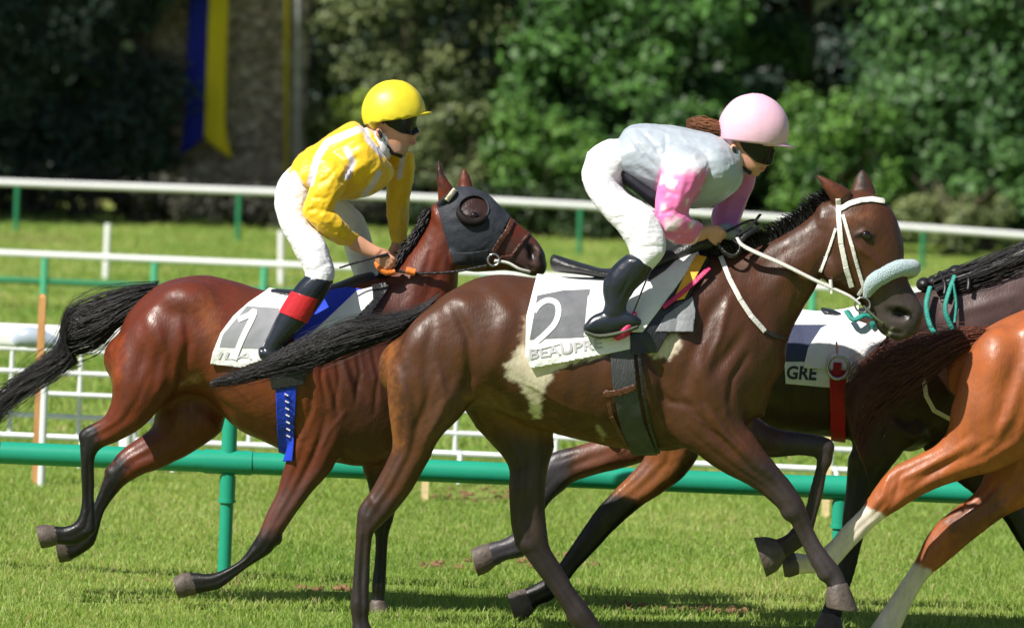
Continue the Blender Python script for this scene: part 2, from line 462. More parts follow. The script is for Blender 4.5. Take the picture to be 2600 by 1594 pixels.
def leaf_mat(name, transl=.25, rough=.5, spec=.35):
    m, t, b = new_mat(name); a = N(t, 'ShaderNodeAttribute', attribute_name='col')
    t.links.new(a.outputs['Color'], b.inputs['Base Color']); b.inputs['Roughness'].default_value = rough; b.inputs['Specular IOR Level'].default_value = spec
    tr = N(t, 'ShaderNodeBsdfTranslucent'); mx = N(t, 'ShaderNodeMixShader'); mx.inputs[0].default_value = transl
    g = N(t, 'ShaderNodeVectorMath', operation='MULTIPLY'); g.inputs[1].default_value = (1.25, 1.25, .6); t.links.new(a.outputs['Color'], g.inputs[0]); t.links.new(g.outputs[0], tr.inputs[0])
    t.links.new(b.outputs[0], mx.inputs[1]); t.links.new(tr.outputs[0], mx.inputs[2]); t.links.new(mx.outputs[0], t.nodes['Material Output'].inputs[0])
    return m
LEAF = leaf_mat('foliage', .16); BLADE = leaf_mat('grass_blade', .45, .45, .3)

def grass_field(name, y0, y1, n, hmin, hmax, wid, label, margin=.8, lean=.45):
    Y = rng.uniform(0, 1, n) ** 1.15 * (y1 - y0) + y0
    X = rng.uniform(-1, 1, n) * (Y * .0867 + margin)
    cl = vnoise(np.stack([X, Y, 0 * X], 1), 3.1) + .6 * vnoise(np.stack([X, Y, 0 * X], 1), 9.0, 2.0)
    tone = vnoise(np.stack([X, Y * .6, 0 * X], 1), 1.1, 5.0) + .5 * vnoise(np.stack([X, Y, 0 * X], 1), 4.3, 1.0)
    pm = np.zeros(n)
    for c, rx, ry in PATCH: pm = np.maximum(pm, np.exp(-((X - c[0]) / rx) ** 2 - ((Y - c[1]) / ry) ** 2))
    keep = rng.uniform(0, 1, n) > pm * .75
    X, Y, cl, tone, pm = X[keep], Y[keep], cl[keep], tone[keep], pm[keep]; n = len(X)
    h = rng.uniform(hmin, hmax, n) * (1 + .3 * cl) * (1 - .5 * pm) * (1 + .5 * (rng.uniform(0, 1, n) > .97)); a = rng.uniform(0, 2 * math.pi, n)
    la = rng.uniform(0, 2 * math.pi, n); ll = h * rng.uniform(.1, lean * 2, n)
    dx, dy = np.cos(a) * wid / 2 * rng.uniform(.6, 1.3, n), np.sin(a) * wid / 2
    B = np.stack([X, Y, np.full(n, -.004)], 1); d = np.stack([dx, dy, 0 * dx], 1)
    M = B + np.stack([np.cos(la) * ll * .35, np.sin(la) * ll * .35, h * .6], 1); T = B + np.stack([np.cos(la) * ll, np.sin(la) * ll, h], 1)
    v = np.stack([B - d, B + d, M + d * .8, M - d * .8, T + d * .12, T - d * .12], 1).reshape(-1, 3)
    i = np.arange(n)[:, None] * 6; q = np.concatenate([i + np.array([[0, 1, 2, 3]]), i + np.array([[3, 2, 4, 5]])], 0)
    g1, g2, g3, dry, soil = [np.array(c) for c in ((.165, .28, .052), (.30, .42, .095), (.42, .49, .16), (.50, .43, .22), (.28, .18, .10))]
    k = np.clip(.5 + .35 * tone + rng.normal(0, .25, n), 0, 1)[:, None]
    c = np.where(k < .5, g1 + (g2 - g1) * k * 2, g2 + (g3 - g2) * (k * 2 - 1))
    dr = (rng.uniform(0, 1, n) < .05 + .12 * np.clip(tone, 0, 1))[:, None]; c = np.where(dr, dry, c)
    c = c * (1 - .7 * pm[:, None]) + soil * .7 * pm[:, None]; c = c * rng.uniform(.8, 1.2, n)[:, None]
    me = fast_mesh(name, v, q, BLADE, False, np.repeat(c, 6, 0))
    return tag(link(name, me), label, 'grass', kind='stuff')
grass_field('grass', 23.6, 37, 250000, .016, .042, .0055, 'short green racecourse turf under the running horses')
grass_field('grass', 37, 84, 90000, .025, .055, .018, 'sunlit yellow-green turf between the rails and the trees', .8)
# loose divots and thatch along the track
divm = simple('divot_soil', (.22, .13, .07), .95, .1, 1.0, 60, .4, 20)
mb = MB(); rr = random.Random(3)
for c, rx, ry in PATCH:
    for k in range(14):
        q = (c[0] + rr.gauss(0, rx * .7), c[1] + rr.gauss(0, ry * .7), .006); s = rr.uniform(.006, .022)
        mb.ell(q, (np.array([0, 0, s * .8]), np.array([s * rr.uniform(.8, 1.6), 0, 0]), np.array([0, s * rr.uniform(.8, 1.5), 0])), 6, 4)
tag(link('divots', mb.mesh('divots', divm, False)), 'brown clods of torn turf scattered in the grass below the horses', 'turf divots', kind='stuff')

# ---- wooded bank behind everything
bankm = simple('bank_earth', (.018, .028, .012), .95, .05, .8, 3, .5, 1.5)
v, f = [], []
for i in range(41):
    x = -60 + 3 * i
    for j, (yy, zz) in enumerate(((93, -.2), (95, 2.5), (99, 7.5), (112, 13), (160, 15), (300, 0))):
        v.append((x, yy + math.sin(i * 1.7) * .8, zz * (1 + .12 * math.sin(i * .9 + j))))
for i in range(40):
    for j in range(5): f.append((6 * i + j, 6 * i + 6 + j, 6 * i + 7 + j, 6 * i + 1 + j))
tag(link('hill', mesh_from('hill', v, f, bankm)), kind='structure')

bark = simple('bark', (.07, .055, .04), .9, .2, .9, 18, .3, 8, stretch=(1, 1, .25))
def foliage(name, clumps, per, size, cols, seed, parent=None, mat=None, density=1.0):
    g = np.random.default_rng(seed); V = []; C = []
    for (x, y, z, r, tone) in clumps:
        n = int(per * 1.1 * density * (r / .4) ** 1.6); 
        d = g.normal(0, 1, (n, 3)); d /= np.linalg.norm(d, axis=1)[:, None]
        d[:, 1] = np.where(d[:, 1] > .35, -d[:, 1], d[:, 1])
        rad = r * (.55 + .55 * g.uniform(0, 1, n) ** .6)
        # twig-like sub-clumps
        k = g.normal(0, 1, (14, 3)); k /= np.linalg.norm(k, axis=1)[:, None]; s = g.integers(0, 14, n)
        d = d * .62 + k[s] * .55; p = np.array([x, y, z]) + d * rad[:, None] * np.array([1.1, .9, .85])
        nrm = d * .7 + np.array([0, -.15, .45]) + g.normal(0, .45, (n, 3)); nrm /= np.linalg.norm(nrm, axis=1)[:, None]
        t = np.cross(nrm, g.normal(0, 1, (n, 3))); t /= np.linalg.norm(t, axis=1)[:, None]; b = np.cross(nrm, t)
        L = (size * g.uniform(.6, 1.35, n))[:, None]; t = t * L; b = b * L * .55
        V.append(np.stack([p - t, p + b - .15 * t, p + t, p - b - .15 * t], 1).reshape(-1, 3))
        kk = np.clip(g.normal(tone, .22, n), 0, 1)[:, None]; c = np.array(cols[0]) * (1 - kk) + np.array(cols[1]) * kk
        C.append(np.repeat(c * g.uniform(.75, 1.25, n)[:, None], 4, 0))
    V = np.concatenate(V); C = np.concatenate(C); q = np.arange(len(V)).reshape(-1, 4)
    return link(name, fast_mesh(name, V, q, mat or LEAF, False, C), parent=parent) if parent is not None else fast_mesh(name, V, q, mat or LEAF, False, C)
def tree(name, label, cat, xp, D, half, z0, z1, nc, cols, seed, rmin=.25, rmax=.6, per=240, size=.062, depth=1.6, group=None, trunk_h=None, tone=.45, voids=(), density=1.0, trunk=True):
    g = random.Random(seed); base = G(xp, D); root = empty(name, (base[0], D, 0)); tag(root, label, cat, group)
    cl = []
    for i in range(nc):
        for _ in range(20):
            u, w_ = g.uniform(-1, 1), g.random(); z = z0 + (z1 - z0) * w_
            wid = half * (.75 + .25 * math.sin(math.pi * min(1, w_ * 1.1)) ) 
            x = base[0] + u * wid; bul = math.sqrt(max(0, 1 - u * u)) * depth * (.55 + .45 * math.sin(math.pi * (.15 + .8 * w_)))
            y = D - bul * g.uniform(.5, 1.1) + g.uniform(0, .5)
            q = PX(np.array([x, y, z])); 
            if not any(abs(q[0] - a) < c and abs(q[1] - b) < d for a, b, c, d in voids): break
        else: continue
        r = g.uniform(rmin, rmax) * (1 if z < 4.6 else 1.5)
        cl.append((x, y, z, r, min(1, max(0, g.gauss(tone, .27)))))
    foliage('crown', cl, per, size, cols, seed, root, density=density)
    if trunk:
        mb = MB(); h = trunk_h or z1 * .85; mb.tube([(base[0], D + .3, -.1), (base[0] + .1, D + .25, h * .4), (base[0] - .05, D + .3, h)], [.2, .14, .05], 10, 3)
        for i in range(6):
            a = g.uniform(0, 6.28); zz = h * g.uniform(.25, .8); L = half * .7
            mb.tube([(base[0], D + .28, zz), (base[0] + math.cos(a) * L * .5, D + .2 + math.sin(a) * .4, zz + .4), (base[0] + math.cos(a) * L, D + math.sin(a) * .8, zz + .7)], [.06, .04, .015], 6, 2)
        link('trunk', mb.mesh('trunk', bark), parent=root)
    return root
DG = ((.018, .038, .028), (.05, .085, .055)); OL = ((.05, .075, .028), (.21, .25, .10)); MG = ((.017, .052, .014), (.082, .20, .038)); BG = ((.026, .08, .018), (.12, .25, .042)); BL = ((.020, .062, .022), (.095, .205, .056))
# back row (seen in the gaps)
for i, (xp, c, lb) in enumerate(((-150, DG, 'dark tree far behind the left evergreen'), (500, DG, 'dark tree rising directly behind the stone wall'), (1000, DG, 'dark back-row tree behind the olive-green tree'), (1500, MG, 'shaded back-row tree behind the large green tree in the middle'), (2000, DG, 'very dark back-row tree seen in the gap above the pink helmet'), (2500, MG, 'back-row tree behind the bright tree on the right'))):
    tree('background_tree', lb, 'tree', xp, 91.5, 2.1, .2, 6.5, 42, c, 50 + i, .5, .9, 170, .11, .8, tone=.3, group='trees of the wood behind the rail')
tree('dark_evergreen', 'very dark blue-green evergreen filling the left edge, left of the stone wall', 'tree', 60, 83.6, 2.3, .6, 7.5, 120, DG, 1, .3, .7, 230, .06, 1.8, group='trees of the wood behind the rail', tone=.5)
tree('dark_evergreen', 'narrow dark evergreen overlapping the left side of the stone wall', 'tree', 330, 83.4, .55, .5, 6.5, 44, DG, 2, .2, .42, 230, .055, .8, group='trees of the wood behind the rail', tone=.6)
tree('olive_tree', 'grey-green small-leaved tree right of the stone wall, above the yellow helmet', 'tree', 1000, 84.5, 1.5, .9, 8, 100, OL, 3, .22, .5, 260, .05, 1.5, group='trees of the wood behind the rail', tone=.45)
tree('broadleaf_tree', 'large mid-green leafy tree in the middle between the two riders', 'tree', 1560, 84.5, 1.75, .7, 8, 120, MG, 4, .26, .62, 240, .072, 1.9, group='trees of the wood behind the rail', tone=.5, voids=((1380, 210, 60, 50), (1200, 400, 50, 60), (1700, 230, 50, 60)))
tree('broadleaf_tree', 'shadowy green tree behind the pink helmet with a deep dark gap', 'tree', 2010, 86.0, 1.4, .7, 8, 50, MG, 5, .25, .5, 230, .065, 1.4, group='trees of the wood behind the rail', tone=.35, voids=((2170, 160, 130, 120), (2120, 60, 90, 100)))
tree('broadleaf_tree', 'bright green bushy tree filling the right edge above the chestnut horse', 'tree', 2500, 83.2, 1.55, .8, 8, 120, BL, 6, .25, .6, 250, .066, 1.9, group='trees of the wood behind the rail', tone=.6, voids=((2400, 120, 60, 60),))
tree('broadleaf_tree', 'tall green tree standing off to the right of the wood', 'tree', 3000, 84, 1.7, .5, 7, 60, MG, 7, .4, .7, 160, .09, 1.6, group='trees of the wood behind the rail')
tree('leafy_shrub', 'light green shrub in front of the trees between the pink helmet and the bridled head', 'shrub', 2110, 82.0, .85, .5, 2.05, 46, BG, 8, .16, .34, 230, .055, .8, tone=.65, group='shrubs along the edge of the wood', trunk_h=1.2)
tree('leafy_shrub', 'green shrub below the tree right of the hooded horse head', 'shrub', 1360, 82.0, .75, .45, 1.75, 40, BG, 9, .16, .34, 220, .055, .7, tone=.5, group='shrubs along the edge of the wood', trunk_h=1.0, voids=((1330, 590, 60, 30),))
tree('leafy_shrub', 'green shrub directly behind the grey and pink rider', 'shrub', 1690, 82.3, .85, .4, 1.9, 36, MG, 10, .16, .34, 220, .055, .7, tone=.45, group='shrubs along the edge of the wood', trunk_h=1.0)
tree('leafy_shrub', 'low pale olive shrub at the foot of the wood on the right', 'shrub', 2420, 80.6, .9, .15, .75, 34, OL, 11, .12, .25, 200, .045, .5, tone=.7, group='shrubs along the edge of the wood', trunk_h=.5)
tree('leafy_shrub', 'olive shrub behind the yellow rider and the hooded head', 'shrub', 1110, 82.0, .7, .55, 2.0, 36, OL, 12, .16, .32, 220, .05, .7, tone=.6, group='shrubs along the edge of the wood', trunk_h=1.1)
tree('leafy_shrub', 'small bright yellow-green shrub behind the shoulder of the yellow rider', 'shrub', 880, 82.6, .32, 1.2, 1.95, 14, ((.08, .14, .02), (.2, .28, .04)), 13, .12, .22, 230, .045, .3, tone=.7, group='shrubs along the edge of the wood', trunk_h=1.4)
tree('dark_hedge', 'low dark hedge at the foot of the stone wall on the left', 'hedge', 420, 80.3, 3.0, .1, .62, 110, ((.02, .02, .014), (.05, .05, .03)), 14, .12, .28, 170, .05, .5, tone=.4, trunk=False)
tree('dark_hedge', 'low dark leafy row standing in for the shade under the middle trees', 'hedge', 1500, 81.4, 2.6, .1, .62, 70, ((.02, .035, .014), (.05, .09, .03)), 15, .12, .28, 170, .05, .5, tone=.4, trunk=False)  # dark leaves stand in for the deep shade at the tree feet
# unseen tall trees added at the left to shade the wall and the hedge
def added_shade_tree(label, X, Y, z0, z1, half, nc, seed):
    root = empty('added_shade_tree', (X, Y, 0)); tag(root, label, 'tree'); g = random.Random(seed)
    cl = [(X + g.uniform(-half, half), Y + g.uniform(-half * .8, half * .8), g.uniform(z0, z1), g.uniform(.9, 1.5), g.gauss(.4, .2)) for _ in range(nc)]
    foliage('crown', cl, 170, .17, MG, seed, root)
    mb = MB(); mb.tube([(X, Y, -.2), (X + .1, Y, z0 * .6), (X, Y, z1 * .8)], [.5, .35, .1], 12, 3)
    for i in range(9):
        a = i * .7; mb.tube([(X, Y, z0 * .8 + i * .15), (X + math.cos(a) * half * .5, Y + math.sin(a) * half * .4, z0 + 1 + i * .2), (X + math.cos(a) * half * .9, Y + math.sin(a) * half * .8, z0 + 2 + i * .2)], [.16, .1, .03], 7, 2)
    link('trunk', mb.mesh('trunk', bark), parent=root)
added_shade_tree('unseen tall tree added left of the frame to shade the stone wall', -13.8, 78.0, 5.6, 12.5, 3.9, 22, 21)
added_shade_tree('second unseen tall tree added further left to shade the evergreens', -17.5, 78.5, 5.0, 12, 4.4, 66, 22)

# ---- stone wall with banners
def stone_material():
    m, t, b = new_mat('rubble_stone'); tc = N(t, 'ShaderNodeTexCoord')
    mp = N(t, 'ShaderNodeMapping'); mp.inputs['Scale'].default_value = (1, 1, 1.7); t.links.new(tc.outputs['Object'], mp.inputs[0])
    vo = N(t, 'ShaderNodeTexVoronoi', Scale=5.5); vo.feature = 'F1'; ve = N(t, 'ShaderNodeTexVoronoi', Scale=5.5); ve.feature = 'DISTANCE_TO_EDGE'
    n = N(t, 'ShaderNodeTexNoise', Scale=6.0, Detail=8.0, Roughness=.7); n2 = N(t, 'ShaderNodeTexNoise', Scale=1.1, Detail=4.0)
    for q in (vo, ve, n, n2): t.links.new(mp.outputs[0], q.inputs['Vector'])
    r = N(t, 'ShaderNodeValToRGB'); r.color_ramp.elements[0].color = (.26, .21, .16, 1); r.color_ramp.elements[1].color = (.68, .60, .48, 1)
    e = r.color_ramp.elements.new(.5); e.color = (.44, .36, .28, 1)
    sp = N(t, 'ShaderNodeSeparateColor'); t.links.new(vo.outputs['Color'], sp.inputs[0]); 
    ad = N(t, 'ShaderNodeMath', operation='MULTIPLY'); t.links.new(sp.outputs[0], ad.inputs[0]); t.links.new(n.outputs[0], ad.inputs[1])
    a2 = N(t, 'ShaderNodeMath', operation='MULTIPLY_ADD'); t.links.new(ad.outputs[0], a2.inputs[0]); a2.inputs[1].default_value = 1.2; t.links.new(n2.outputs[0], a2.inputs[2])
    a3 = N(t, 'ShaderNodeMath', operation='SUBTRACT'); t.links.new(a2.outputs[0], a3.inputs[0]); a3.inputs[1].default_value = .35
    t.links.new(a3.outputs[0], r.inputs[0])
    er = N(t, 'ShaderNodeMapRange'); er.inputs[1].default_value = 0; er.inputs[2].default_value = .08; er.inputs[3].default_value = .45; er.inputs[4].default_value = 1; t.links.new(ve.outputs[0], er.inputs[0])
    sc = N(t, 'ShaderNodeVectorMath', operation='SCALE'); t.links.new(r.outputs[0], sc.inputs[0]); t.links.new(er.outputs[0], sc.inputs['Scale'])
    t.links.new(sc.outputs[0], b.inputs['Base Color']); b.inputs['Roughness'].default_value = .95; b.inputs['Specular IOR Level'].default_value = .1
    bp = N(t, 'ShaderNodeBump', Strength=1.0, Distance=.05); t.links.new(er.outputs[0], bp.inputs['Height']); t.links.new(bp.outputs[0], b.inputs['Normal'])
    return m
DW = 84.0
xl, xr = G(330, DW)[0], G(757, DW)[0]
wall = empty('stone_wall', ((xl + xr) / 2, DW, 0)); tag(wall, 'tall brownish rubble stone wall hung with blue and yellow banners', 'stone wall')
mb = MB(); g = random.Random(5)
nx, nz = 20, 70; vv, ff = [], []
for i in range(nx + 1):
    for j in range(nz + 1):
        x = xl + (xr - xl) * i / nx; z = -.1 + 8.1 * j / nz
        vv.append((x + g.uniform(-.02, .02), DW + g.uniform(-.035, .035), z + g.uniform(-.02, .02)))
for i in range(nx):
    for j in range(nz): a = i * (nz + 1) + j; ff.append((a, a + nz + 1, a + nz + 2, a + 1))
o_ = len(vv)
for x, y in ((xl, DW + .05), (xr, DW + .05), (xr, DW + 3), (xl, DW + 3)): vv += [(x, y, -.1), (x, y, 8)]
ff += [(o_ + 2, o_ + 4, o_ + 5, o_ + 3), (o_ + 6, o_, o_ + 1, o_ + 7), (o_ + 4, o_ + 6, o_ + 7, o_ + 5), (o_ + 1, o_ + 3, o_ + 5, o_ + 7)]
link('masonry', mesh_from('masonry', vv, ff, stone_material(), False), parent=wall)
mb = MB(); q = g
for j in range(26):
    z = .15 + j * .31; w_ = .1 + .05 * (j % 2)
    mb.box((xr - .02 - w_ / 2, DW - .03, z), (w_, .05, .145))
link('quoins', mb.mesh('quoins', simple('dressed_stone', (.30, .26, .2), .9, .15, .7, 25, .3, 9), False), parent=wall)

def cloth_panel(name, quad_fn, nu, nv, mat, parent=None, thick=.004):
    v, f = [], []
    for j in range(nv + 1):
        for i in range(nu + 1): v.append(quad_fn(i / nu, j / nv))
    for j in range(nv):
        for i in range(nu): a = j * (nu + 1) + i; f.append((a, a + 1, a + nu + 2, a + nu + 1))
    me = mesh_from(name, v, f, mat); o = link(name, me, parent=parent) if parent is not None else None
    if o: solid(o, thick)
    return o
blue = simple('banner_blue', (.012, .02, .30), .65, .2, .15, 12, .1, 3); yel = simple('banner_yellow', (.78, .60, .02), .65, .2, .15, 12, .1, 3)
DBN = 83.55
def ban(x0t, x1t, x0b, x1b, yb0, yb1, side):
    def fn(u, v):
        yb = yb0 * (1 - u) + yb1 * u; y = -560 + (yb + 560) * v
        x = (x0t * (1 - u) + x1t * u) * (1 - v) + (x0b * (1 - u) + x1b * u) * v
        if y > 290: x += ((y - 290) / 110) ** 2 * (-13 * (1 - u) if side < 0 else 20 * u)
        p = P(x, y, DBN); return (p[0], p[1] + .02 * math.sin(u * 9 + v * 6), p[2])
    return fn
b = empty('banner', P(525, 400, DBN)); tag(b, 'long swallow-tailed banner, blue left half and yellow right half, on the stone wall', 'banner')
cloth_panel('blue_half', ban(500, 549, 467, 518, 395, 350, -1), 4, 60, blue, b)
cloth_panel('yellow_half', ban(549.3, 593, 518.4, 570, 350, 406, 1), 4, 60, yel, b)
mb = MB(); a0, a1 = P(495, -560, DBN + .02), P(600, -560, DBN + .02); mb.tube([a0, a1], .02, 8); mb.tube([a1, (a1[0], DW, a1[2])], .012, 6); mb.tube([a0, (a0[0], DW, a0[2])], .012, 6)
gm_ = simple('grey_metal', (.35, .36, .37), .45, .5, .1, 50, .1, 10, metal=.3)
link('crossbar', mb.mesh('crossbar', gm_), parent=b)
b = empty('banner', P(732, 430, DBN)); tag(b, 'narrow yellow banner seen almost edge-on beside the grey pole', 'banner')
def fn(u, v):
    p = P(722 + 0 * u, -500 + 960 * v, 83.3); q = P(741 - 9 * v, -500 + 960 * v, 83.5); return tuple(p * (1 - u) + q * u + np.array([0, .02 * math.sin(8 * v), 0]))
cloth_panel('cloth', fn, 3, 40, yel, b)
b = link('flag_pole', (lambda m: (m.tube([G(757, 83.3), P(757, 100, 83.3), P(760, -560, 83.3)], .032, 12), m.ell(P(760, -565, 83.3), (np.array([0, 0, .07]), np.array([.06, 0, 0]), np.array([0, .06, 0])), 10, 6), m.mesh('flag_pole', gm_))[2])(MB()), G(757, 83.3))
tag(b, 'slim grey pole at the right corner of the stone wall', 'pole')

# ---- rails
green_p = simple('green_plastic', (.015, .30, .19), .33, .5, .05, 30, .08, 3); white_p = simple('white_plastic', (.82, .83, .84), .35, .5, .04, 30, .05, 4)
dgreen = simple('dark_green_paint', (.02, .20, .09), .45, .5, .05, 30, .1, 4); galv = simple('galvanised', (.72, .75, .78), .4, .5, .1, 60, .1, 12, metal=.1)
wood = simple('stake_wood', (.52, .27, .11), .8, .2, .5, 40, .25, 12, stretch=(1, 1, .2)); palew = simple('pale_wood', (.70, .55, .30), .8, .2, .5, 40, .2, 12)
# near green rail
DR = 27.3; zr = P(1300, 1203, DR)[2]; Xa = P(2, 1150, DR)[0]
post_x = [P(x, 1300, DR)[0] for x in (-985, 575, 2132, 3690)]
RR = .052
rail = empty('green_rail', (post_x[1], DR, 0)); tag(rail, 'shiny emerald green plastic running rail on round posts just behind the horses', 'running rail')
mb = MB(); mb.tube([(post_x[0] - .4, DR, zr), (Xa - .02, DR, zr)], RR * .97, 20); mb.tube([(Xa, DR, zr), (post_x[2] + .12, DR, zr)], RR, 24); mb.tube([(post_x[2] + .14, DR, zr), (post_x[3] + .3, DR, zr)], RR * .97, 24)
link('top_rail', mb.mesh('top_rail', green_p), parent=rail)
for x in (Xa - .01, post_x[2] + .13):
    mb = MB(); mb.tube([(x - .03, DR, zr), (x + .03, DR, zr)], RR * .9, 20)
    link('joint', mb.mesh('joint', simple('dark_rubber', (.01, .03, .025), .6)), parent=rail)
for i, x in enumerate(post_x):
    mb = MB(); mb.tube([(x, DR, -.05), (x, DR, zr - RR)], .031, 16); mb.tube([(x, DR, zr - RR - .12), (x, DR, zr - RR - .01)], .037, 16); mb.tube([(x, DR, zr - RR - .135), (x, DR, zr - RR - .12)], .041, 16)
    if i == 1: mb.tube([(x, DR, zr + RR * .8), (x, DR, zr + .30)], .036, 16)
    link('post', mb.mesh('post', green_p), parent=rail)
    mb = MB(); mb.tube([(x - .11, DR, zr), (x + .11, DR, zr)], RR + .005, 24); link('sleeve', mb.mesh('sleeve', green_p), parent=rail)
# wooden stakes behind it
sg = 'wooden stakes in a row behind the green rail'
for x, lb, h in ((90, 'orange-brown wooden stake by the white crowd barrier at the left', 1.04), (1078, 'wooden stake seen below the green rail beside the hind legs of the patched bay', .62), (2095, 'pale wooden stake seen beside the right-hand green post', .62)):
    p = G(x, 32.9); mb = MB(); mb.box((p[0], 32.9, h / 2 - .05), (.02, .02, h / 2 + .05)); mb.rings(np.array([[(p[0] + a * .02 * s, 32.9 + b_ * .02 * s, h + zz) for a, b_ in ((-1, -1), (1, -1), (1, 1), (-1, 1))] for s, zz in ((1, 0.0005), (.55, .02))]))
    tag(link('wooden_stake', mb.mesh('wooden_stake', wood if x < 200 else palew, False), (p[0], 32.9, 0)), lb, 'stake', sg)
# white crowd barriers
def barrier(xp, label, far=False):
    p = G(xp, 34.3); Y = 34.3; x0 = p[0]; Wd = 2.15
    r = empty('crowd_barrier', (x0 + Wd / 2, Y, 0)); tag(r, label, 'barrier', 'white metal crowd barriers behind the green rail')
    zt, zb = .80, .17
    mb = MB(); mb.tube([(x0, Y, zb), (x0, Y, zt - .05), (x0 + .05, Y, zt), (x0 + Wd - .05, Y, zt), (x0 + Wd, Y, zt - .05), (x0 + Wd, Y, zb), (x0, Y, zb)], .019, 10)
    link('frame', mb.mesh('frame', galv), parent=r)
    for z in (.29, .42, .545, .675):
        mb = MB(); mb.tube([(x0 + .02, Y, z), (x0 + Wd - .02, Y, z)], .016, 8); link('bar', mb.mesh('bar', galv), parent=r)
    for k in range(5):
        xx = x0 + .27 + k * .4; mb = MB(); mb.tube([(xx, Y + .001, zb), (xx, Y + .001, zt)], .015, 8); link('upright', mb.mesh('upright', galv), parent=r)
    for xx in (x0 + .25, x0 + Wd - .25):
        mb = MB(); mb.tube([(xx, Y - .28, .015), (xx, Y - .22, .1), (xx, Y, .18), (xx, Y + .22, .1), (xx, Y + .28, .015)], .014, 8, 2); link('foot', mb.mesh('foot', galv), parent=r)
barrier(-620, 'white metal crowd barrier half cut off by the left edge'); barrier(337, 'white metal crowd barrier glimpsed under the belly of the hooded bay'); barrier(1290, 'white metal crowd barrier glimpsed between the legs of the patched bay')
p = G(104, 32.7); mb = MB(); mb.tube([p, p + np.array([0, 0, .62])], .021, 10)
tag(link('metal_post', mb.mesh('metal_post', galv), p), 'short pale metal post right beside the orange-brown stake', 'post')
# thick white rail
Y = 34.0; mb = MB(); z = P(60, 852, Y)[2]; x1 = P(420, 852, Y)[0]
r = empty('white_rail', (P(60, 852, Y)[0], Y, 0)); tag(r, 'thick white plastic rail with a grey sleeve behind the raised black tail', 'running rail')
mb.rings(np.array([[(xx, Y + .035 * math.copysign(abs(math.cos(a)) ** .5, math.cos(a)), z + .068 * math.copysign(abs(math.sin(a)) ** .5, math.sin(a))) for a in np.linspace(0, 2 * math.pi, 24, endpoint=False)] for xx in np.linspace(P(-1500, 852, Y)[0], x1, 12)])); link('top_rail', mb.mesh('top_rail', white_p), parent=r)
mb = MB(); xc = P(95, 855, Y)[0]; mb.tube([(xc - .13, Y - .03, z - .045), (xc - .08, Y - .03, z - .012), (xc - .02, Y - .03, z - .008), (xc + .06, Y - .03, z - .022), (xc + .16, Y - .03, z - .055)], [.03, .058, .062, .048, .018], 20, 4)
link('end_cap', mb.mesh('end_cap', simple('grey_plastic', (.36, .42, .50), .4)), parent=r)
for xx in (P(-700, 852, Y)[0], P(330, 852, Y)[0]):
    mb = MB(); mb.tube([(xx, Y, -.05), (xx, Y, z - .06)], .04, 14); link('post', mb.mesh('post', white_p), parent=r)
# white rail with green legs
Y = 54.0; z1 = P(1300, 699, Y)[2]; z2 = P(1300, 748, Y)[2]
z1 = P(0, 648, Y)[2] * .5 + P(750, 668, Y)[2] * .5; z2 = P(0, 719, Y)[2] * .5 + P(800, 735, Y)[2] * .5
r = empty('white_topped_rail', (P(388, 700, Y)[0], Y, 0)); tag(r, 'long rail with a white top bar, green lower bar and green posts across the field', 'running rail')
xs = [P(113 + 279 * k, 700, Y)[0] for k in range(-4, 16)]
mb = MB(); mb.tube([(xs[0], Y, z1), (xs[-1], Y, z1)], .029, 12); link('top_bar', mb.mesh('top_bar', white_p), parent=r)
mb = MB(); mb.tube([(xs[0], Y + .02, z2), (xs[-1], Y + .02, z2)], .03, 12); link('lower_bar', mb.mesh('lower_bar', dgreen), parent=r)
for x in xs:
    mb = MB(); mb.tube([(x, Y, -.05), (x, Y, z1 - .03)], .033, 10); link('post', mb.mesh('post', simple('mint_paint', (.08, .42, .24), .4) if True else green_p), parent=r)
# leaning white stakes
for x, yt, dx, lb in ((268, 568, 7, 'leaning white marker stake in the field at the left'), (714, 586, 0, 'upright white marker stake just behind the knee of the yellow rider')):
    Y = 61.5; p = G(x, Y); t_ = P(x + dx, yt, Y); mb = MB(); mb.tube([p - np.array([0, 0, .05]), t_], .033, 10)
    tag(link('marker_stake', mb.mesh('marker_stake', white_p), p), lb, 'stake', 'white marker stakes in the field')
# far white rail
Y = 75.0; z1 = (P(0, 463, Y)[2] + P(1475, 520, Y)[2] + P(2600, 598, Y)[2]) / 3
r = empty('far_rail', (P(1475, 520, Y)[0], Y, 0)); tag(r, 'far white tubular rail on green posts running the whole width in front of the wood', 'running rail')
mb = MB(); mb.tube([(P(-400, 463, Y)[0], Y, P(-400, 448, Y)[2] * .0 + P(0, 463, Y)[2]), (P(0, 463, Y)[0], Y, P(0, 463, Y)[2]), (P(750, 490, Y)[0], Y, P(750, 490, Y)[2]), (P(1475, 522, Y)[0], Y, P(1475, 522, Y)[2]), (P(2600, 598, Y)[0], Y, P(2600, 598, Y)[2]), (P(3100, 640, Y)[0], Y, P(3100, 640, Y)[2])], .041, 14, 4)
link('top_rail', mb.mesh('top_rail', white_p), parent=r)
for x in (-265, 45, 608, 1475, 2345, 3200):
    zt = P(x, np.interp(x, [0, 750, 1475, 2600], [463, 490, 522, 598]), Y); mb = MB(); mb.tube([(zt[0], Y, -.05), (zt[0], Y, zt[2] - .035)], .032, 10); link('post', mb.mesh('post', dgreen), parent=r)

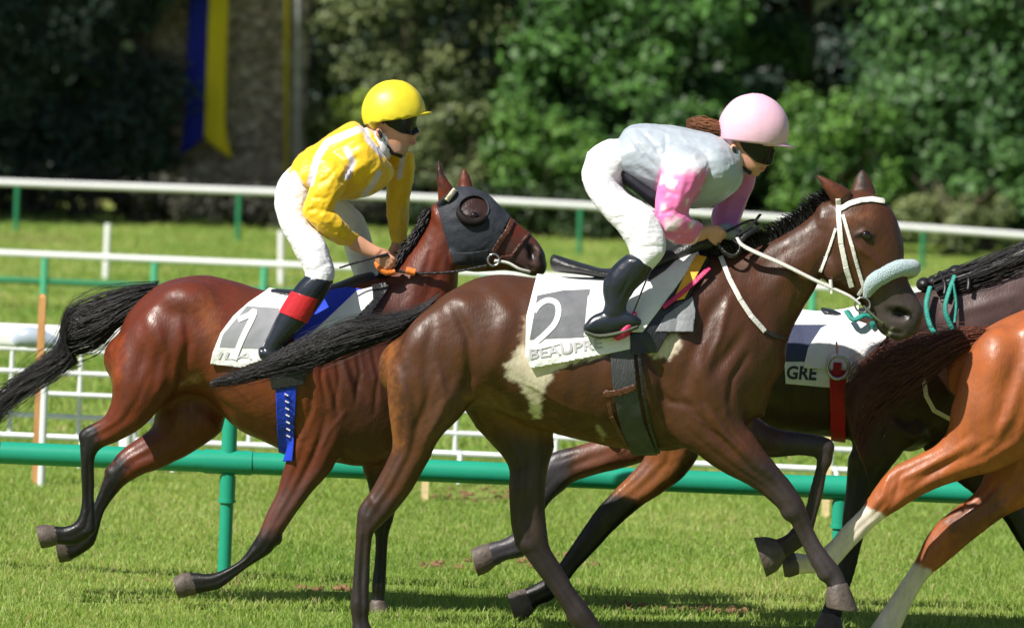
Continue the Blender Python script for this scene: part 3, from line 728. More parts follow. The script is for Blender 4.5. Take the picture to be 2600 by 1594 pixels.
# ================================================================== HORSES
COAT = attr_mat('horse_coat', .45, .44, .5, 120, (1, 1, .35), .26, 17, 0.0, .2, bdist=.003)
HAIR = simple('black_hair', (.009, .008, .009), .42, .45, .15, 60, .3, 30)
HAIR_R = simple('chestnut_hair', (.11, .030, .015), .45, .5, .5, 120, .4, 25)
HORN = simple('hoof_horn', (.10, .078, .066), .55, .4, .4, 60, .35, 30)
EYE = simple('eye', (.006, .004, .004), .08, .8)
INN = simple('dark_inside', (.012, .008, .008), .7, .2)

def horse(name, label, D, lofts, blobs, strokes, base, ops, voxel=.0078, smooth=5, origin=None, ears=(), eyes=(), nostril=None, k=20, soft=None):
    mb = MB()
    for st in lofts: loft(mb, D, st, egg=.0, k=k)
    for b in blobs: blob(mb, D, *b)
    me = fuse(mb, 'body', voxel, smooth)
    for st in lofts:            # tendons and muscle lines that run down each leg
        if st[-1][1] > 1250 or st[-1][3] > 1250:
            q = np.array([r[:4] for r in st], float); lo = [a * .42 + b * .58 for a, b in zip(q[:, :2], q[:, 2:])]; w = st[-1][5] if len(st[-1]) > 5 else 0; sd = -1 if w < 0 else 1
            k0 = max(0, len(q) - 7)
            strokes = list(strokes) + [(lo[k0:], 4.5, -.0055, sd), ([a * .72 + b * .28 for a, b in zip(q[k0:, :2], q[k0:, 2:])], 5, .003, sd), ([a * .5 + b * .5 for a, b in zip(q[1:k0 + 1, :2], q[1:k0 + 1, 2:])], 9, -.007, sd), ([a * .75 + b * .25 for a, b in zip(q[2:k0 + 1, :2], q[2:k0 + 1, 2:])], 7, -.005, sd), ([a * .25 + b * .75 for a, b in zip(q[1:k0 + 1, :2], q[1:k0 + 1, 2:])], 10, .006, sd)]
    if soft: soften(me, D, soft, 70)
    relief(me, D, [(a, b * 1.0, c * (.85 if D > 26 else 1.0), d) for a, b, c, d in strokes])
    v = verts_of(me); n = norms_of(me)
    set_verts(me, v + n * (vnoise(v, 8, 1.0) * .0038 + vnoise(v * np.array([1, 1, .5]), 25, 4.0) * .0016 + vnoise(v, 60, 2.0) * .0005)[:, None])
    paint(me, D, base, ops)
    me.materials.append(COAT)
    info = bodyinfo(me, D)
    x = origin; o = link(name, me, (P(x, 800, D)[0], D, 0)); tag(o, label, 'horse')
    for e in eyes:   # x, y, w, r
        for s in (-1, 1):
            m2 = MB(); c = P(e[0], e[1], D + s * e[2]); r = e[3]; m2.ell(c, (np.array([0, 0, r]), np.array([r * 1.15, 0, 0]), np.array([0, r * .8, 0])), 14, 8); link('eye', m2.mesh('eye', EYE), parent=o)
    return o, info
def hoof(parent, D, st):
    mb = MB(); loft(mb, D, st, sub=3, k=18, flat=True); link('hoof', mb.mesh('hoof', HORN), parent=parent)
def tail(parent, D, core, n, seed, mat, rad=.0024, wav=.03, fringe=.3, spread=1.0):
    mb = MB(); loft(mb, D, core, sub=4, k=12, scale=.72); t = hair_path(D, core)
    t[:, 3:7] *= spread
    strands(mb, t, n, rad, seed, wav, fringe=fringe, seg=18)
    t2 = t.copy(); t2[:, 3:7] *= 1.3; strands(mb, t2, n // 4, rad * .7, seed + 50, wav * 2.4, fringe=.6, seg=20)
    return link('tail', mb.mesh('tail', mat), parent=parent)

# --------------------------------------------------------------- patched bay, number 2
D2 = 25.2
trunk2 = [(1012, 850, 992, 1000, .12), (1058, 797, 1035, 1060, .2), (1104, 765, 1105, 1068, .25), (1180, 716, 1190, 1030, .285), (1262, 694, 1270, 1048, .285),
          (1373, 706, 1372, 1092, .29), (1480, 715, 1480, 1120, .3), (1600, 702, 1600, 1143, .29), (1700, 672, 1710, 1142, .25), (1790, 645, 1820, 1110, .225),
          (1860, 655, 1925, 1060, .2), (1905, 720, 1970, 970, .15)]
neck2 = [(1760, 650, 1940, 1060, .17), (1860, 640, 1978, 930, .145), (1935, 616, 2008, 855, .115), (2000, 583, 2042, 785, .097), (2062, 541, 2072, 730, .088), (2108, 505, 2090, 690, .088)]
head2 = [(2100, 508, 2076, 640, .085), (2140, 494, 2074, 668, .09), (2192, 482, 2080, 695, .1), (2242, 505, 2098, 718, .103), (2276, 552, 2125, 733, .094), (2293, 610, 2155, 750, .08), (2296, 665, 2184, 768, .066),
         (2308, 713, 2208, 790, .057), (2328, 752, 2220, 818, .055), (2344, 788, 2238, 846, .054), (2338, 825, 2270, 862, .042)]
e1 = [(2114, 520, 2162, 486, .03, -.05), (2098, 492, 2140, 472, .026, -.055), (2082, 462, 2110, 458, .016, -.06), (2068, 441, 2074, 444, .006, -.062)]
e2 = [(2160, 486, 2226, 492, .03, .055), (2166, 466, 2218, 470, .026, .06), (2176, 444, 2206, 448, .018, .065), (2186, 431, 2194, 432, .006, .066)]
nh2 = [(1060, 830, 1250, 880, .1, -.15), (985, 930, 1222, 970, .115, -.16), (979, 1000, 1185, 1045, .105, -.16), (986, 1079, 1125, 1105, .09, -.15), (994, 1140, 1092, 1165, .07, -.14),
       (950, 1232, 1045, 1245, .055, -.13), (912, 1288, 1000, 1305, .045, -.13), (904, 1342, 952, 1348, .036, -.13), (902, 1385, 943, 1388, .029, -.13), (898, 1440, 940, 1442, .026, -.13),
       (893, 1500, 938, 1502, .029, -.13), (888, 1535, 942, 1540, .036, -.13), (893, 1572, 938, 1574, .03, -.13), (892, 1600, 948, 1600, .036, -.13)]
fh2 = [(1130, 900, 1350, 950, .1, .14), (1165, 1020, 1390, 1050, .11, .14), (1225, 1105, 1410, 1110, .09, .14), (1288, 1178, 1394, 1180, .07, .13), (1291, 1235, 1387, 1240, .057, .12),
       (1294, 1300, 1384, 1302, .048, .12), (1302, 1362, 1391, 1364, .045, .12), (1338, 1417, 1399, 1393, .035, .12), (1378, 1472, 1430, 1443, .029, .12), (1427, 1542, 1466, 1503, .028, .12),
       (1447, 1583, 1505, 1552, .036, .12), (1485, 1618, 1530, 1590, .03, .12), (1505, 1640, 1565, 1605, .036, .12)]
nf2 = [(1640, 880, 1900, 850, .07, -.17), (1655, 1000, 1895, 950, .08, -.17), (1700, 1105, 1892, 1050, .078, -.16), (1775, 1158, 1925, 1120, .068, -.15), (1845, 1203, 1965, 1170, .055, -.14), (1920, 1244, 2005, 1222, .046, -.13),
       (1974, 1288, 2040, 1274, .045, -.13), (2006, 1325, 2054, 1310, .035, -.13), (2025, 1362, 2070, 1350, .026, -.13), (2047, 1405, 2094, 1394, .025, -.13), (2066, 1443, 2128, 1436, .033, -.13),
       (2094, 1474, 2143, 1464, .031, -.13), (2100, 1496, 2152, 1486, .036, -.13)]
ff2 = [(1850, 1140, 1870, 1000, .075, .12), (1945, 1160, 1952, 1078, .055, .14), (2025, 1156, 2032, 1097, .042, .14), (2085, 1162, 2092, 1106, .042, .14), (2106, 1150, 2110, 1120, .035, .14)]
ff2b = [(2068, 1130, 2117, 1128, .04, .14), (2073, 1170, 2113, 1172, .036, .14), (2069, 1200, 2098, 1200, .026, .14), (2056, 1250, 2089, 1256, .024, .14), (2042, 1300, 2074, 1312, .025, .14),
        (2014, 1340, 2058, 1368, .034, .14), (1988, 1362, 2018, 1400, .029, .14), (1970, 1368, 1992, 1420, .035, .14)]
M2 = -1
st2 = [([(1150, 770), (1190, 860), (1195, 960), (1180, 1010)], 13, -.016, 0), ([(1110, 790), (1080, 900), (1085, 1030), (1060, 1120)], 16, -.009, 0), ([(1230, 720), (1290, 800), (1260, 900), (1215, 1000)], 26, .012, 0),
       ([(1040, 830), (1020, 940), (1030, 1060)], 22, .012, 0), ([(1640, 880), (1680, 960), (1690, 1060)], 14, -.018, 0), ([(1860, 720), (1800, 800), (1760, 900), (1740, 980)], 18, -.014, 0), ([(1800, 960), (1850, 900), (1890, 840)], 16, -.014, 0),
       ([(1740, 860), (1790, 960), (1830, 1040)], 30, .016, 0), ([(1720, 1000), (1800, 1090), (1900, 1170)], 9, -.008, 0), ([(1790, 1040), (1870, 1130), (1950, 1210)], 13, .009, 0), ([(1660, 990), (1700, 1020), (1760, 1030)], 10, -.008, 0),
       ([(1900, 700), (1960, 660), (2030, 610)], 16, -.008, 0), ([(1930, 760), (1990, 700), (2060, 640)], 22, .009, 0), ([(1300, 950), (1400, 1040), (1500, 1080)], 14, -.006, 0),
       ([(2150, 545), (2190, 560), (2230, 590)], 12, .006, 0), ([(2165, 620), (2210, 650), (2250, 700)], 9, .008, 0), ([(2170, 640), (2200, 690), (2220, 720)], 12, -.006, 0), ([(2100, 640), (2120, 690), (2150, 720)], 18, .01, 0),
       ([(2262, 792), (2288, 797), (2312, 802)], 13, -.034, 0), ([(2262, 776), (2290, 778), (2312, 786)], 7, .006, 0), ([(2232, 832), (2260, 842), (2290, 846)], 5, -.008, 0), ([(2170, 598), (2192, 588), (2214, 600)], 7, .010, 0),
       ([(1330, 1250), (1335, 1330)], 8, -.006, 0), ([(925, 1330), (918, 1420), (914, 1500)], 6, -.006, 0), ([(2030, 1320), (2060, 1390), (2080, 1430)], 5, -.005, 0), ([(940, 1260), (960, 1300)], 7, .006, 0),
       ([(1300, 960), (1360, 985), (1430, 1030), (1520, 1060)], 4, .0025, 0), ([(1360, 985), (1400, 1060)], 3.5, .002, 0), ([(1700, 1000), (1760, 1060), (1830, 1100), (1900, 1170), (1950, 1230)], 4, .003, -1), ([(1800, 1020), (1860, 1100), (1930, 1180)], 6, -.008, -1),
       ([(2180, 620), (2215, 660), (2238, 705)], 3.5, .0028, 0), ([(2215, 660), (2250, 690)], 3, .002, 0), ([(1010, 900), (1050, 1000), (1060, 1100)], 12, -.008, 0), ([(1110, 930), (1130, 1010), (1100, 1090)], 12, .009, 0), ([(1700, 740), (1720, 820), (1700, 900)], 13, -.009, 0), ([(1850, 760), (1830, 850), (1800, 920)], 10, .009, 0),
       ([(1900, 900), (1860, 960), (1850, 1020)], 9, -.010, 0), ([(2000, 640), (2030, 700), (2020, 780)], 12, -.006, 0), ([(1500, 760), (1520, 900), (1500, 1050)], 22, -.004, 0), ([(1430, 780), (1440, 900), (1430, 1030)], 16, .003, 0), ([(1560, 960), (1570, 1060)], 14, .003, 0)]
BK = (.006, .005, .006); GR = (.022, .016, .016)
pay = [((1265, 800), 0)]
ops2 = [('line', [(990, 850), (985, 1000), (1000, 1120)], (.21, .075, .022), 26, (-9, 9), 14), ('line', [(1150, 1000), (1090, 1100)], (.11, .045, .025), 30, (-9, 9), 20),
        ('poly', [(1180, 1010), (1240, 985), (1330, 1060), (1480, 1105), (1640, 1130), (1640, 1160), (1400, 1140), (1250, 1080)], (.15, .06, .02), 22),
        ('poly', [(1330, 860), (1300, 905), (1282, 925), (1284, 955), (1318, 975), (1342, 1020), (1356, 1062), (1372, 1064), (1376, 1010), (1388, 970), (1412, 940), (1450, 922), (1540, 900), (1540, 860)], (.66, .58, .44), 7),
        ('poly', [(1328, 810), (1345, 800), (1345, 880), (1318, 880)], (.30, .22, .14), 10),
        ('poly', [(1640, 880), (1720, 845), (1730, 870), (1700, 915), (1660, 905)], (.6, .52, .4), 8), ('poly', [(1508, 1078), (1518, 1074), (1540, 1108), (1530, 1114)], (.3, .24, .16), 5),
        ('poly', [(860, 1270), (1010, 1270), (960, 1360), (950, 1640), (860, 1640)], (.032, .018, .016), 40), ('poly', [(870, 1400), (960, 1400), (960, 1640), (870, 1640)], GR, 50),
        ('poly', [(1270, 1120), (1420, 1120), (1400, 1380), (1560, 1640), (1400, 1640), (1280, 1380)], (.036, .022, .019), 40), ('poly', [(1290, 1370), (1410, 1370), (1580, 1600), (1500, 1640), (1380, 1500)], GR, 40),
        ('poly', [(1890, 1180), (1990, 1130), (2200, 1440), (2200, 1560), (2080, 1560), (1990, 1350)], (.030, .021, .021), 50), ('poly', [(1990, 1280), (2060, 1260), (2180, 1450), (2170, 1560), (2080, 1520)], (.042, .033, .034), 30),
        ('poly', [(2000, 1080), (2130, 1100), (2130, 1220), (2000, 1440), (1960, 1340)], (.034, .024, .024), 25), ('line', [(2090, 1478), (2110, 1490)], BK, 10, (-9, 9), 8),
        ('poly', [(2200, 770), (2260, 730), (2330, 740), (2370, 800), (2330, 880), (2230, 880), (2190, 820)], (.055, .042, .037), 30), ('line', [(2310, 840), (2345, 800)], (.03, .022, .022), 18, (-9, 9), 8),
        ('line', [(2120, 560), (2160, 560), (2200, 545)], (.16, .06, .025), 26, (-9, 9), 10), ('line', [(2280, 560), (2300, 680)], (.05, .028, .024), 18, (-9, 9), 8), ('line', [(2278, 792), (2304, 800)], (.004, .002, .002), 4, (-9, 9), 12),
        ('line', [(2178, 598), (2196, 594), (2216, 602)], (.012, .008, .008), 8, (-9, 9), 8), ('line', [(2255, 852), (2262, 835)], (.5, .45, .4), 6, (-9, 9), 4),
        ('line', [(1920, 640), (2000, 610), (2090, 540)], (.045, .018, .011), 30, (-9, 9), 12), ('line', [(2080, 450), (2130, 500)], (.13, .035, .02), 12, (-.2, 0), 8), ('line', [(2186, 436), (2200, 480)], (.03, .018, .016), 8, (0, .3), 8)]
h2, B2 = horse('racehorse', 'dark bay horse number 2 with a white flank patch, sheepskin noseband and white bridle', D2,
    [trunk2, neck2, head2, e1, e2, nh2, fh2, nf2, ff2, ff2b],
    [(2012, 1292, -.13, 32, 38, .046, -35), (2100, 1452, -.13, 28, 30, .037, -35), (945, 1308, -.13, 38, 34, .044), (1346, 1375, .12, 44, 34, .045, 20), (1474, 1566, .12, 30, 26, .037, 30), (2098, 1136, .14, 22, 26, .042), (2028, 1360, .14, 26, 26, .036), (1090, 890, -.17, 75, 110, .105, 10), (1090, 890, .17, 75, 110, .105, 10), (1180, 810, -.17, 90, 75, .10), (1180, 810, .17, 90, 75, .10), (1760, 880, -.16, 70, 140, .09, -20), (1760, 880, .16, 70, 140, .09, -20), (1860, 960, -.1, 60, 70, .1), (1860, 960, .1, 60, 70, .1),
     (2118, 672, -.06, 34, 44, .03), (2118, 672, .06, 34, 44, .03), (2196, 590, -.07, 20, 16, .025), (2196, 590, .07, 20, 16, .025), (2300, 800, -.035, 26, 24, .022), (2300, 800, .035, 26, 24, .022)],
    st2, (.070, .0245, .0105), ops2, origin=1450, eyes=((2199, 597, .101, .019),), soft=[(960, 780), (1200, 660), (1420, 660), (1900, 600), (2060, 520), (2060, 760), (1990, 960), (1900, 1120), (1730, 1130), (1500, 1160), (1350, 1120), (1240, 1060), (1120, 1160), (960, 1160)])
hoof(h2, D2 - .13, [(890, 1600, 950, 1600, .036), (886, 1622, 962, 1622, .05), (884, 1640, 966, 1640, .055)])
hoof(h2, D2 + .12, [(1505, 1640, 1560, 1605, .038), (1515, 1660, 1590, 1620, .052), (1530, 1675, 1606, 1632, .055)])
hoof(h2, D2 - .13, [(2099, 1492, 2154, 1484, .038), (2096, 1515, 2166, 1514, .05), (2097, 1536, 2178, 1546, .056), (2100, 1541, 2178, 1551, .056)])
hoof(h2, D2 + .14, [(1970, 1368, 1992, 1420, .036), (1945, 1362, 1975, 1446, .048), (1914, 1364, 1946, 1464, .056)])
tail(h2, D2, [(1112, 752, 1070, 800, .045), (1060, 784, 1010, 850, .06), (981, 804, 960, 868, .06), (881, 820, 880, 896, .055), (799, 850, 790, 930, .05), (732, 882, 705, 950, .045), (666, 918, 640, 964, .035), (600, 946, 590, 974, .02), (535, 968, 532, 980, .006)], 620, 1, HAIR, .0019, .016, .5, 1.02)
# mane of the patched bay: short ragged tufts
mb = MB(); g = random.Random(4); cr = catmull([(1800, 642), (1862, 628), (1932, 612), (2000, 580), (2060, 538), (2106, 502), (2135, 490)], 16)
for p in cr:
    for _ in range(9):
        a = p + np.array([g.uniform(-6, 6), g.uniform(0, 8)]); L = g.uniform(14, 44) * (1.5 if p[0] < 1900 else 1); an = math.radians(g.gauss(118, 22)); s = g.choice((-1, 1))
        w0 = g.uniform(-.015, .015)
        pts = [P(a[0], a[1] + 8, D2 + w0), P(a[0] + math.cos(an) * L * .5, a[1] - math.sin(an) * L * .5, D2 + w0 + s * .008), P(a[0] + math.cos(an) * L * 1.2, a[1] - math.sin(an) * L * .8, D2 + w0 + s * .03)]
        mb.tube(pts, [.0042, .0036, .001], 4, 3, False)
link('mane', mb.mesh('mane', HAIR), parent=h2)

# --------------------------------------------------------------- hooded bay, number 1
D1 = 26.1
trunk1 = [(302, 850, 286, 960, .12), (328, 785, 300, 1030, .19), (385, 729, 380, 1050, .25), (450, 705, 450, 1000, .27), (529, 696, 520, 1005, .275), (600, 712, 590, 1080, .28), (680, 738, 660, 1120, .285),
          (760, 746, 740, 1150, .28), (840, 728, 820, 1172, .26), (915, 700, 905, 1185, .235), (980, 715, 985, 1175, .2), (1035, 780, 1050, 1110, .15)]
neck1 = [(890, 710, 1060, 1090, .17), (955, 700, 1105, 960, .14), (998, 690, 1135, 850, .115), (1034, 640, 1158, 760, .097), (1074, 583, 1165, 700, .088), (1104, 525, 1160, 650, .085)]
head1 = [(1108, 515, 1140, 640, .085), (1130, 490, 1150, 668, .095), (1162, 478, 1162, 684, .103), (1200, 479, 1192, 690, .105), (1241, 501, 1228, 690, .097), (1281, 536, 1256, 688, .08), (1308, 560, 1282, 686, .066),
         (1336, 583, 1310, 690, .058), (1363, 610, 1334, 697, .056), (1382, 640, 1356, 702, .05), (1386, 664, 1372, 698, .035)]
a1 = [(1113, 520, 1156, 482, .03, -.055), (1112, 480, 1142, 464, .027, -.06), (1109, 440, 1126, 440, .017, -.06), (1111, 408, 1116, 410, .006, -.06)]
a2 = [(1160, 486, 1202, 482, .03, .055), (1162, 458, 1198, 458, .026, .06), (1169, 436, 1190, 438, .016, .06), (1177, 426, 1182, 427, .006, .06)]
nh1 = [(300, 860, 500, 900, .1, -.14), (283, 940, 470, 960, .112, -.15), (282, 1005, 415, 1030, .1, -.15), (266, 1055, 360, 1085, .075, -.14), (232, 1076, 305, 1118, .055, -.13), (206, 1092, 262, 1136, .045, -.13),
       (202, 1132, 244, 1156, .036, -.13), (206, 1190, 239, 1190, .028, -.13), (207, 1250, 240, 1252, .025, -.13), (202, 1300, 244, 1310, .029, -.13), (186, 1328, 238, 1352, .035, -.13), (158, 1336, 192, 1382, .031, -.13), (136, 1334, 148, 1382, .035, -.13)]
fh1 = [(400, 940, 560, 980, .1, .14), (392, 1040, 575, 1078, .11, .14), (385, 1085, 510, 1135, .09, .14), (348, 1114, 425, 1182, .068, .14), (305, 1145, 360, 1205, .054, .13), (275, 1187, 318, 1228, .044, .13),
       (253, 1242, 285, 1268, .032, .13), (236, 1285, 262, 1305, .027, .13), (212, 1322, 250, 1350, .03, .13), (188, 1345, 236, 1386, .037, .13), (168, 1358, 200, 1412, .034, .13), (152, 1352, 176, 1424, .042, .13)]
nf1 = [(730, 950, 940, 940, .07, -.15), (735, 1050, 915, 1050, .078, -.15), (738, 1120, 885, 1120, .072, -.15), (723, 1180, 848, 1188, .058, -.14), (702, 1250, 798, 1244, .049, -.13), (678, 1300, 750, 1308, .044, -.13),
       (658, 1350, 708, 1368, .044, -.13), (640, 1378, 690, 1402, .037, -.13), (610, 1418, 640, 1436, .028, -.13), (575, 1440, 600, 1464, .026, -.13), (530, 1455, 562, 1492, .034, -.13), (500, 1454, 528, 1502, .031, -.13), (480, 1454, 497, 1508, .036, -.13)]
ff1 = [(860, 1000, 1050, 1040, .08, .13), (890, 1120, 1035, 1150, .068, .13), (930, 1222, 1012, 1236, .05, .13), (944, 1300, 1002, 1308, .045, .13), (950, 1352, 988, 1356, .033, .13), (951, 1420, 982, 1422, .026, .13),
       (944, 1485, 980, 1488, .033, .13), (945, 1510, 976, 1514, .028, .13), (940, 1530, 980, 1534, .036, .13)]
st1 = [([(470, 800), (480, 870), (465, 950)], 11, -.016, 0), ([(440, 800), (410, 920), (380, 1010)], 16, -.008, 0), ([(330, 850), (320, 950), (330, 1020)], 20, .012, 0), ([(400, 760), (470, 760), (560, 800)], 26, .010, 0), ([(455, 870), (440, 980), (400, 1060)], 12, .010, 0),
       ([(500, 960), (560, 1030), (640, 1080)], 14, -.008, 0), ([(880, 900), (900, 960), (930, 1010)], 9, -.010, 0), ([(830, 930), (850, 1000), (860, 1060)], 8, -.010, 0), ([(860, 880), (880, 950), (900, 1020)], 9, .008, 0), ([(930, 880), (955, 950), (970, 1020)], 9, .008, 0),
       ([(800, 1040), (760, 1120), (740, 1190)], 12, .010, 0), ([(830, 1060), (800, 1150), (760, 1230)], 8, -.007, 0), ([(900, 820), (920, 880), (960, 940)], 16, -.012, 0),
       ([(1290, 600), (1270, 640), (1250, 670)], 10, -.006, 0), ([(1270, 570), (1310, 610), (1340, 640)], 8, .007, 0), ([(1342, 620), (1351, 640), (1352, 660)], 10, -.03, 0), ([(1366, 620), (1372, 645), (1366, 660)], 6, .005, 0), ([(1300, 672), (1330, 680), (1355, 684)], 5, -.008, 0),
       ([(1150, 560), (1190, 545), (1220, 560)], 8, .008, 0), ([(222, 1160), (224, 1230), (220, 1290)], 5, -.005, 0), ([(1080, 640), (1060, 720), (1040, 800)], 18, .009, 0), ([(1120, 640), (1110, 700), (1080, 760)], 12, -.008, 0), ([(350, 790), (370, 870), (350, 960)], 14, -.008, 0), ([(400, 830), (420, 900), (400, 990)], 12, .010, 0), ([(290, 900), (300, 980)], 10, .006, 0), ([(820, 900), (815, 960), (830, 1030)], 6, -.009, 0), ([(850, 890), (862, 960), (850, 1040)], 6, -.007, 0), ([(905, 880), (915, 950), (900, 1030)], 6, -.008, 0), ([(945, 880), (960, 960), (950, 1050)], 6, -.009, 0), ([(790, 960), (790, 1040), (770, 1100)], 7, -.007, 0), ([(560, 960), (620, 1000), (680, 1060)], 4, .0025, 0), ([(880, 1040), (840, 1090), (800, 1160)], 5, .004, -1), ([(1100, 600), (1090, 660), (1060, 740)], 8, -.006, 0)]
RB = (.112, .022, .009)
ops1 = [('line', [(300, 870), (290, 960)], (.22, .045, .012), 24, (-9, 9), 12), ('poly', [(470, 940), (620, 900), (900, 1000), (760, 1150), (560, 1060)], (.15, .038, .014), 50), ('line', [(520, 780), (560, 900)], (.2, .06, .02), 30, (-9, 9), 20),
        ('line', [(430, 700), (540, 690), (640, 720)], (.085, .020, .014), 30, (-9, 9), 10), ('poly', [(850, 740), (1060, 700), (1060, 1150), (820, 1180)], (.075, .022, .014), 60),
        ('poly', [(180, 1070), (236, 1066), (262, 1140), (246, 1190), (250, 1500), (60, 1500), (60, 1300), (195, 1300)], BK, 12), ('poly', [(330, 1185), (300, 1150), (230, 1250), (130, 1330), (130, 1440), (250, 1440), (300, 1270)], BK, 16),
        ('poly', [(640, 1345), (730, 1335), (720, 1400), (600, 1470), (560, 1520), (420, 1530), (430, 1440), (560, 1430)], BK, 8), ('poly', [(700, 1250), (810, 1200), (800, 1250), (740, 1350), (660, 1350)], (.085, .035, .03), 35),
        ('poly', [(900, 1200), (1060, 1200), (1000, 1620), (900, 1620)], BK, 30), ('line', [(462, 975), (500, 960)], (.25, .12, .08), 10, (-9, 9), 6),
        ('poly', [(1280, 620), (1340, 600), (1400, 630), (1400, 710), (1290, 710)], (.055, .028, .024), 24), ('line', [(1378, 640), (1382, 690)], (.014, .01, .01), 10, (-9, 9), 8), ('line', [(1344, 628), (1350, 652)], (.004, .002, .002), 4, (-9, 9), 10),
        ('poly', [(1150, 490), (1260, 490), (1260, 585), (1150, 585)], (.035, .016, .014), 8), ('line', [(1112, 415), (1120, 470)], (.03, .012, .01), 10, (-.2, 0), 8)]
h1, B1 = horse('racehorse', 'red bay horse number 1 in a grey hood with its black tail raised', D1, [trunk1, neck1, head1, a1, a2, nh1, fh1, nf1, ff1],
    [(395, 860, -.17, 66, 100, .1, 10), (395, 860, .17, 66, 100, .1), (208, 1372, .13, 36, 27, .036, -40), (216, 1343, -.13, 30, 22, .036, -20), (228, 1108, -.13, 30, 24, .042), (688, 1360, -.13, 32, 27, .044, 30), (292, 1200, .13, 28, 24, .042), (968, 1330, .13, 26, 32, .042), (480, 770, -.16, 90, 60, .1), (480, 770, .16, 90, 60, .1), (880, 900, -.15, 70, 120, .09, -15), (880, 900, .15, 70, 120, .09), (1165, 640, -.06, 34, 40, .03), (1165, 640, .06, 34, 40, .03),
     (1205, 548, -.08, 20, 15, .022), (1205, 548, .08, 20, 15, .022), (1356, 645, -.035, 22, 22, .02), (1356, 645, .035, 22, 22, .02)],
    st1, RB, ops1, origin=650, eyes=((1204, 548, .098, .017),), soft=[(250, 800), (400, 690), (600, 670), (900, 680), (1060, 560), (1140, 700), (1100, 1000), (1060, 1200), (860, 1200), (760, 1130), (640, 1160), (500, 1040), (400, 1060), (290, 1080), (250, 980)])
hoof(h1, D1 - .13, [(134, 1333, 146, 1382, .036), (112, 1331, 128, 1388, .048), (92, 1334, 107, 1392, .055)])
hoof(h1, D1 + .13, [(154, 1352, 178, 1424, .04), (138, 1354, 152, 1428, .052)])
hoof(h1, D1 - .13, [(482, 1454, 498, 1508, .036), (464, 1454, 480, 1512, .046), (440, 1466, 454, 1518, .056)])
hoof(h1, D1 + .13, [(940, 1528, 980, 1530, .036), (935, 1548, 988, 1550, .048), (930, 1566, 994, 1568, .054)])
tail(h1, D1, [(400, 722, 375, 775, .045), (330, 734, 300, 830, .06), (262, 752, 250, 880, .065), (205, 772, 190, 900, .065), (165, 800, 172, 900, .06), (150, 872, 195, 915, .055), (95, 922, 150, 950, .05), (40, 964, 88, 990, .045), (-5, 1000, 20, 1040, .04), (-60, 1050, -30, 1095, .025), (-110, 1095, -95, 1120, .01)], 620, 2, HAIR, .0020, .035, .4, 1.02)
mb = MB(); g = random.Random(5); cr = catmull([(975, 704), (1000, 688), (1034, 640), (1072, 584), (1100, 528)], 16)
for p in cr:
    for _ in range(9):
        a = p + np.array([g.uniform(-4, 4), g.uniform(-4, 6)]); L = g.uniform(20, 55); w0 = g.uniform(-.02, .02); an = math.radians(g.gauss(205, 14))
        pts = [P(a[0] + 6, a[1] + 3, D1 + w0), P(a[0] + math.cos(an) * L * .4, a[1] - math.sin(an) * L * .4, D1 + w0 - .02), P(a[0] + math.cos(an) * L * .7, a[1] - math.sin(an) * L * .9 + 5, D1 + w0 - .03)]
        mb.tube(pts, [.0042, .0036, .001], 4, 3, False)
link('mane', mb.mesh('mane', HAIR), parent=h1)

# --------------------------------------------------------------- dark riderless horse behind the patched bay
D3 = 26.15
trunk3 = [(1560, 850, 1560, 1000, .12), (1620, 775, 1610, 1080, .21), (1720, 745, 1720, 1060, .26), (1850, 755, 1850, 1075, .27), (2000, 785, 2000, 1105, .28), (2110, 795, 2110, 1112, .27), (2220, 770, 2225, 1130, .24), (2310, 742, 2330, 1145, .21), (2380, 765, 2430, 1080, .17)]
neck3 = [(2300, 748, 2440, 1060, .16), (2380, 722, 2500, 970, .13), (2460, 694, 2580, 890, .11), (2560, 658, 2660, 840, .095), (2650, 612, 2720, 790, .088), (2730, 565, 2770, 750, .085)]
head3 = [(2735, 560, 2750, 720, .09), (2800, 570, 2790, 770, .1), (2860, 630, 2820, 790, .085), (2910, 710, 2850, 810, .062), (2950, 780, 2890, 840, .055), (2955, 810, 2915, 845, .04)]
x1 = [(2718, 565, 2750, 548, .028, -.055), (2722, 530, 2746, 530, .02, -.06), (2736, 500, 2742, 500, .006, -.06)]; x2 = [(2750, 560, 2782, 560, .028, .055), (2756, 530, 2778, 530, .02, .06), (2768, 502, 2772, 502, .006, .06)]
nh3 = [(1600, 850, 1790, 900, .1, -.14), (1590, 980, 1780, 1020, .1, -.14), (1625, 1080, 1790, 1120, .085, -.14), (1640, 1152, 1748, 1196, .066, -.13), (1594, 1208, 1690, 1245, .053, -.13), (1547, 1256, 1625, 1288, .045, -.13), (1507, 1300, 1570, 1336, .035, -.13),
       (1482, 1338, 1536, 1370, .03, -.13), (1430, 1414, 1470, 1440, .027, -.13), (1402, 1452, 1445, 1472, .031, -.13), (1372, 1474, 1404, 1520, .035, -.13), (1346, 1488, 1368, 1535, .031, -.13), (1330, 1494, 1350, 1556, .036, -.13)]
fh3 = [(1640, 1040, 1690, 1160, .09, .13), (1555, 1098, 1570, 1190, .06, .13), (1480, 1128, 1470, 1218, .053, .13), (1398, 1150, 1425, 1250, .047, .13), (1355, 1196, 1398, 1272, .037, .13), (1342, 1262, 1380, 1300, .03, .13), (1322, 1325, 1366, 1350, .029, .13), (1292, 1362, 1336, 1408, .034, .13), (1256, 1374, 1286, 1420, .031, .13), (1236, 1378, 1254, 1438, .036, .13)]
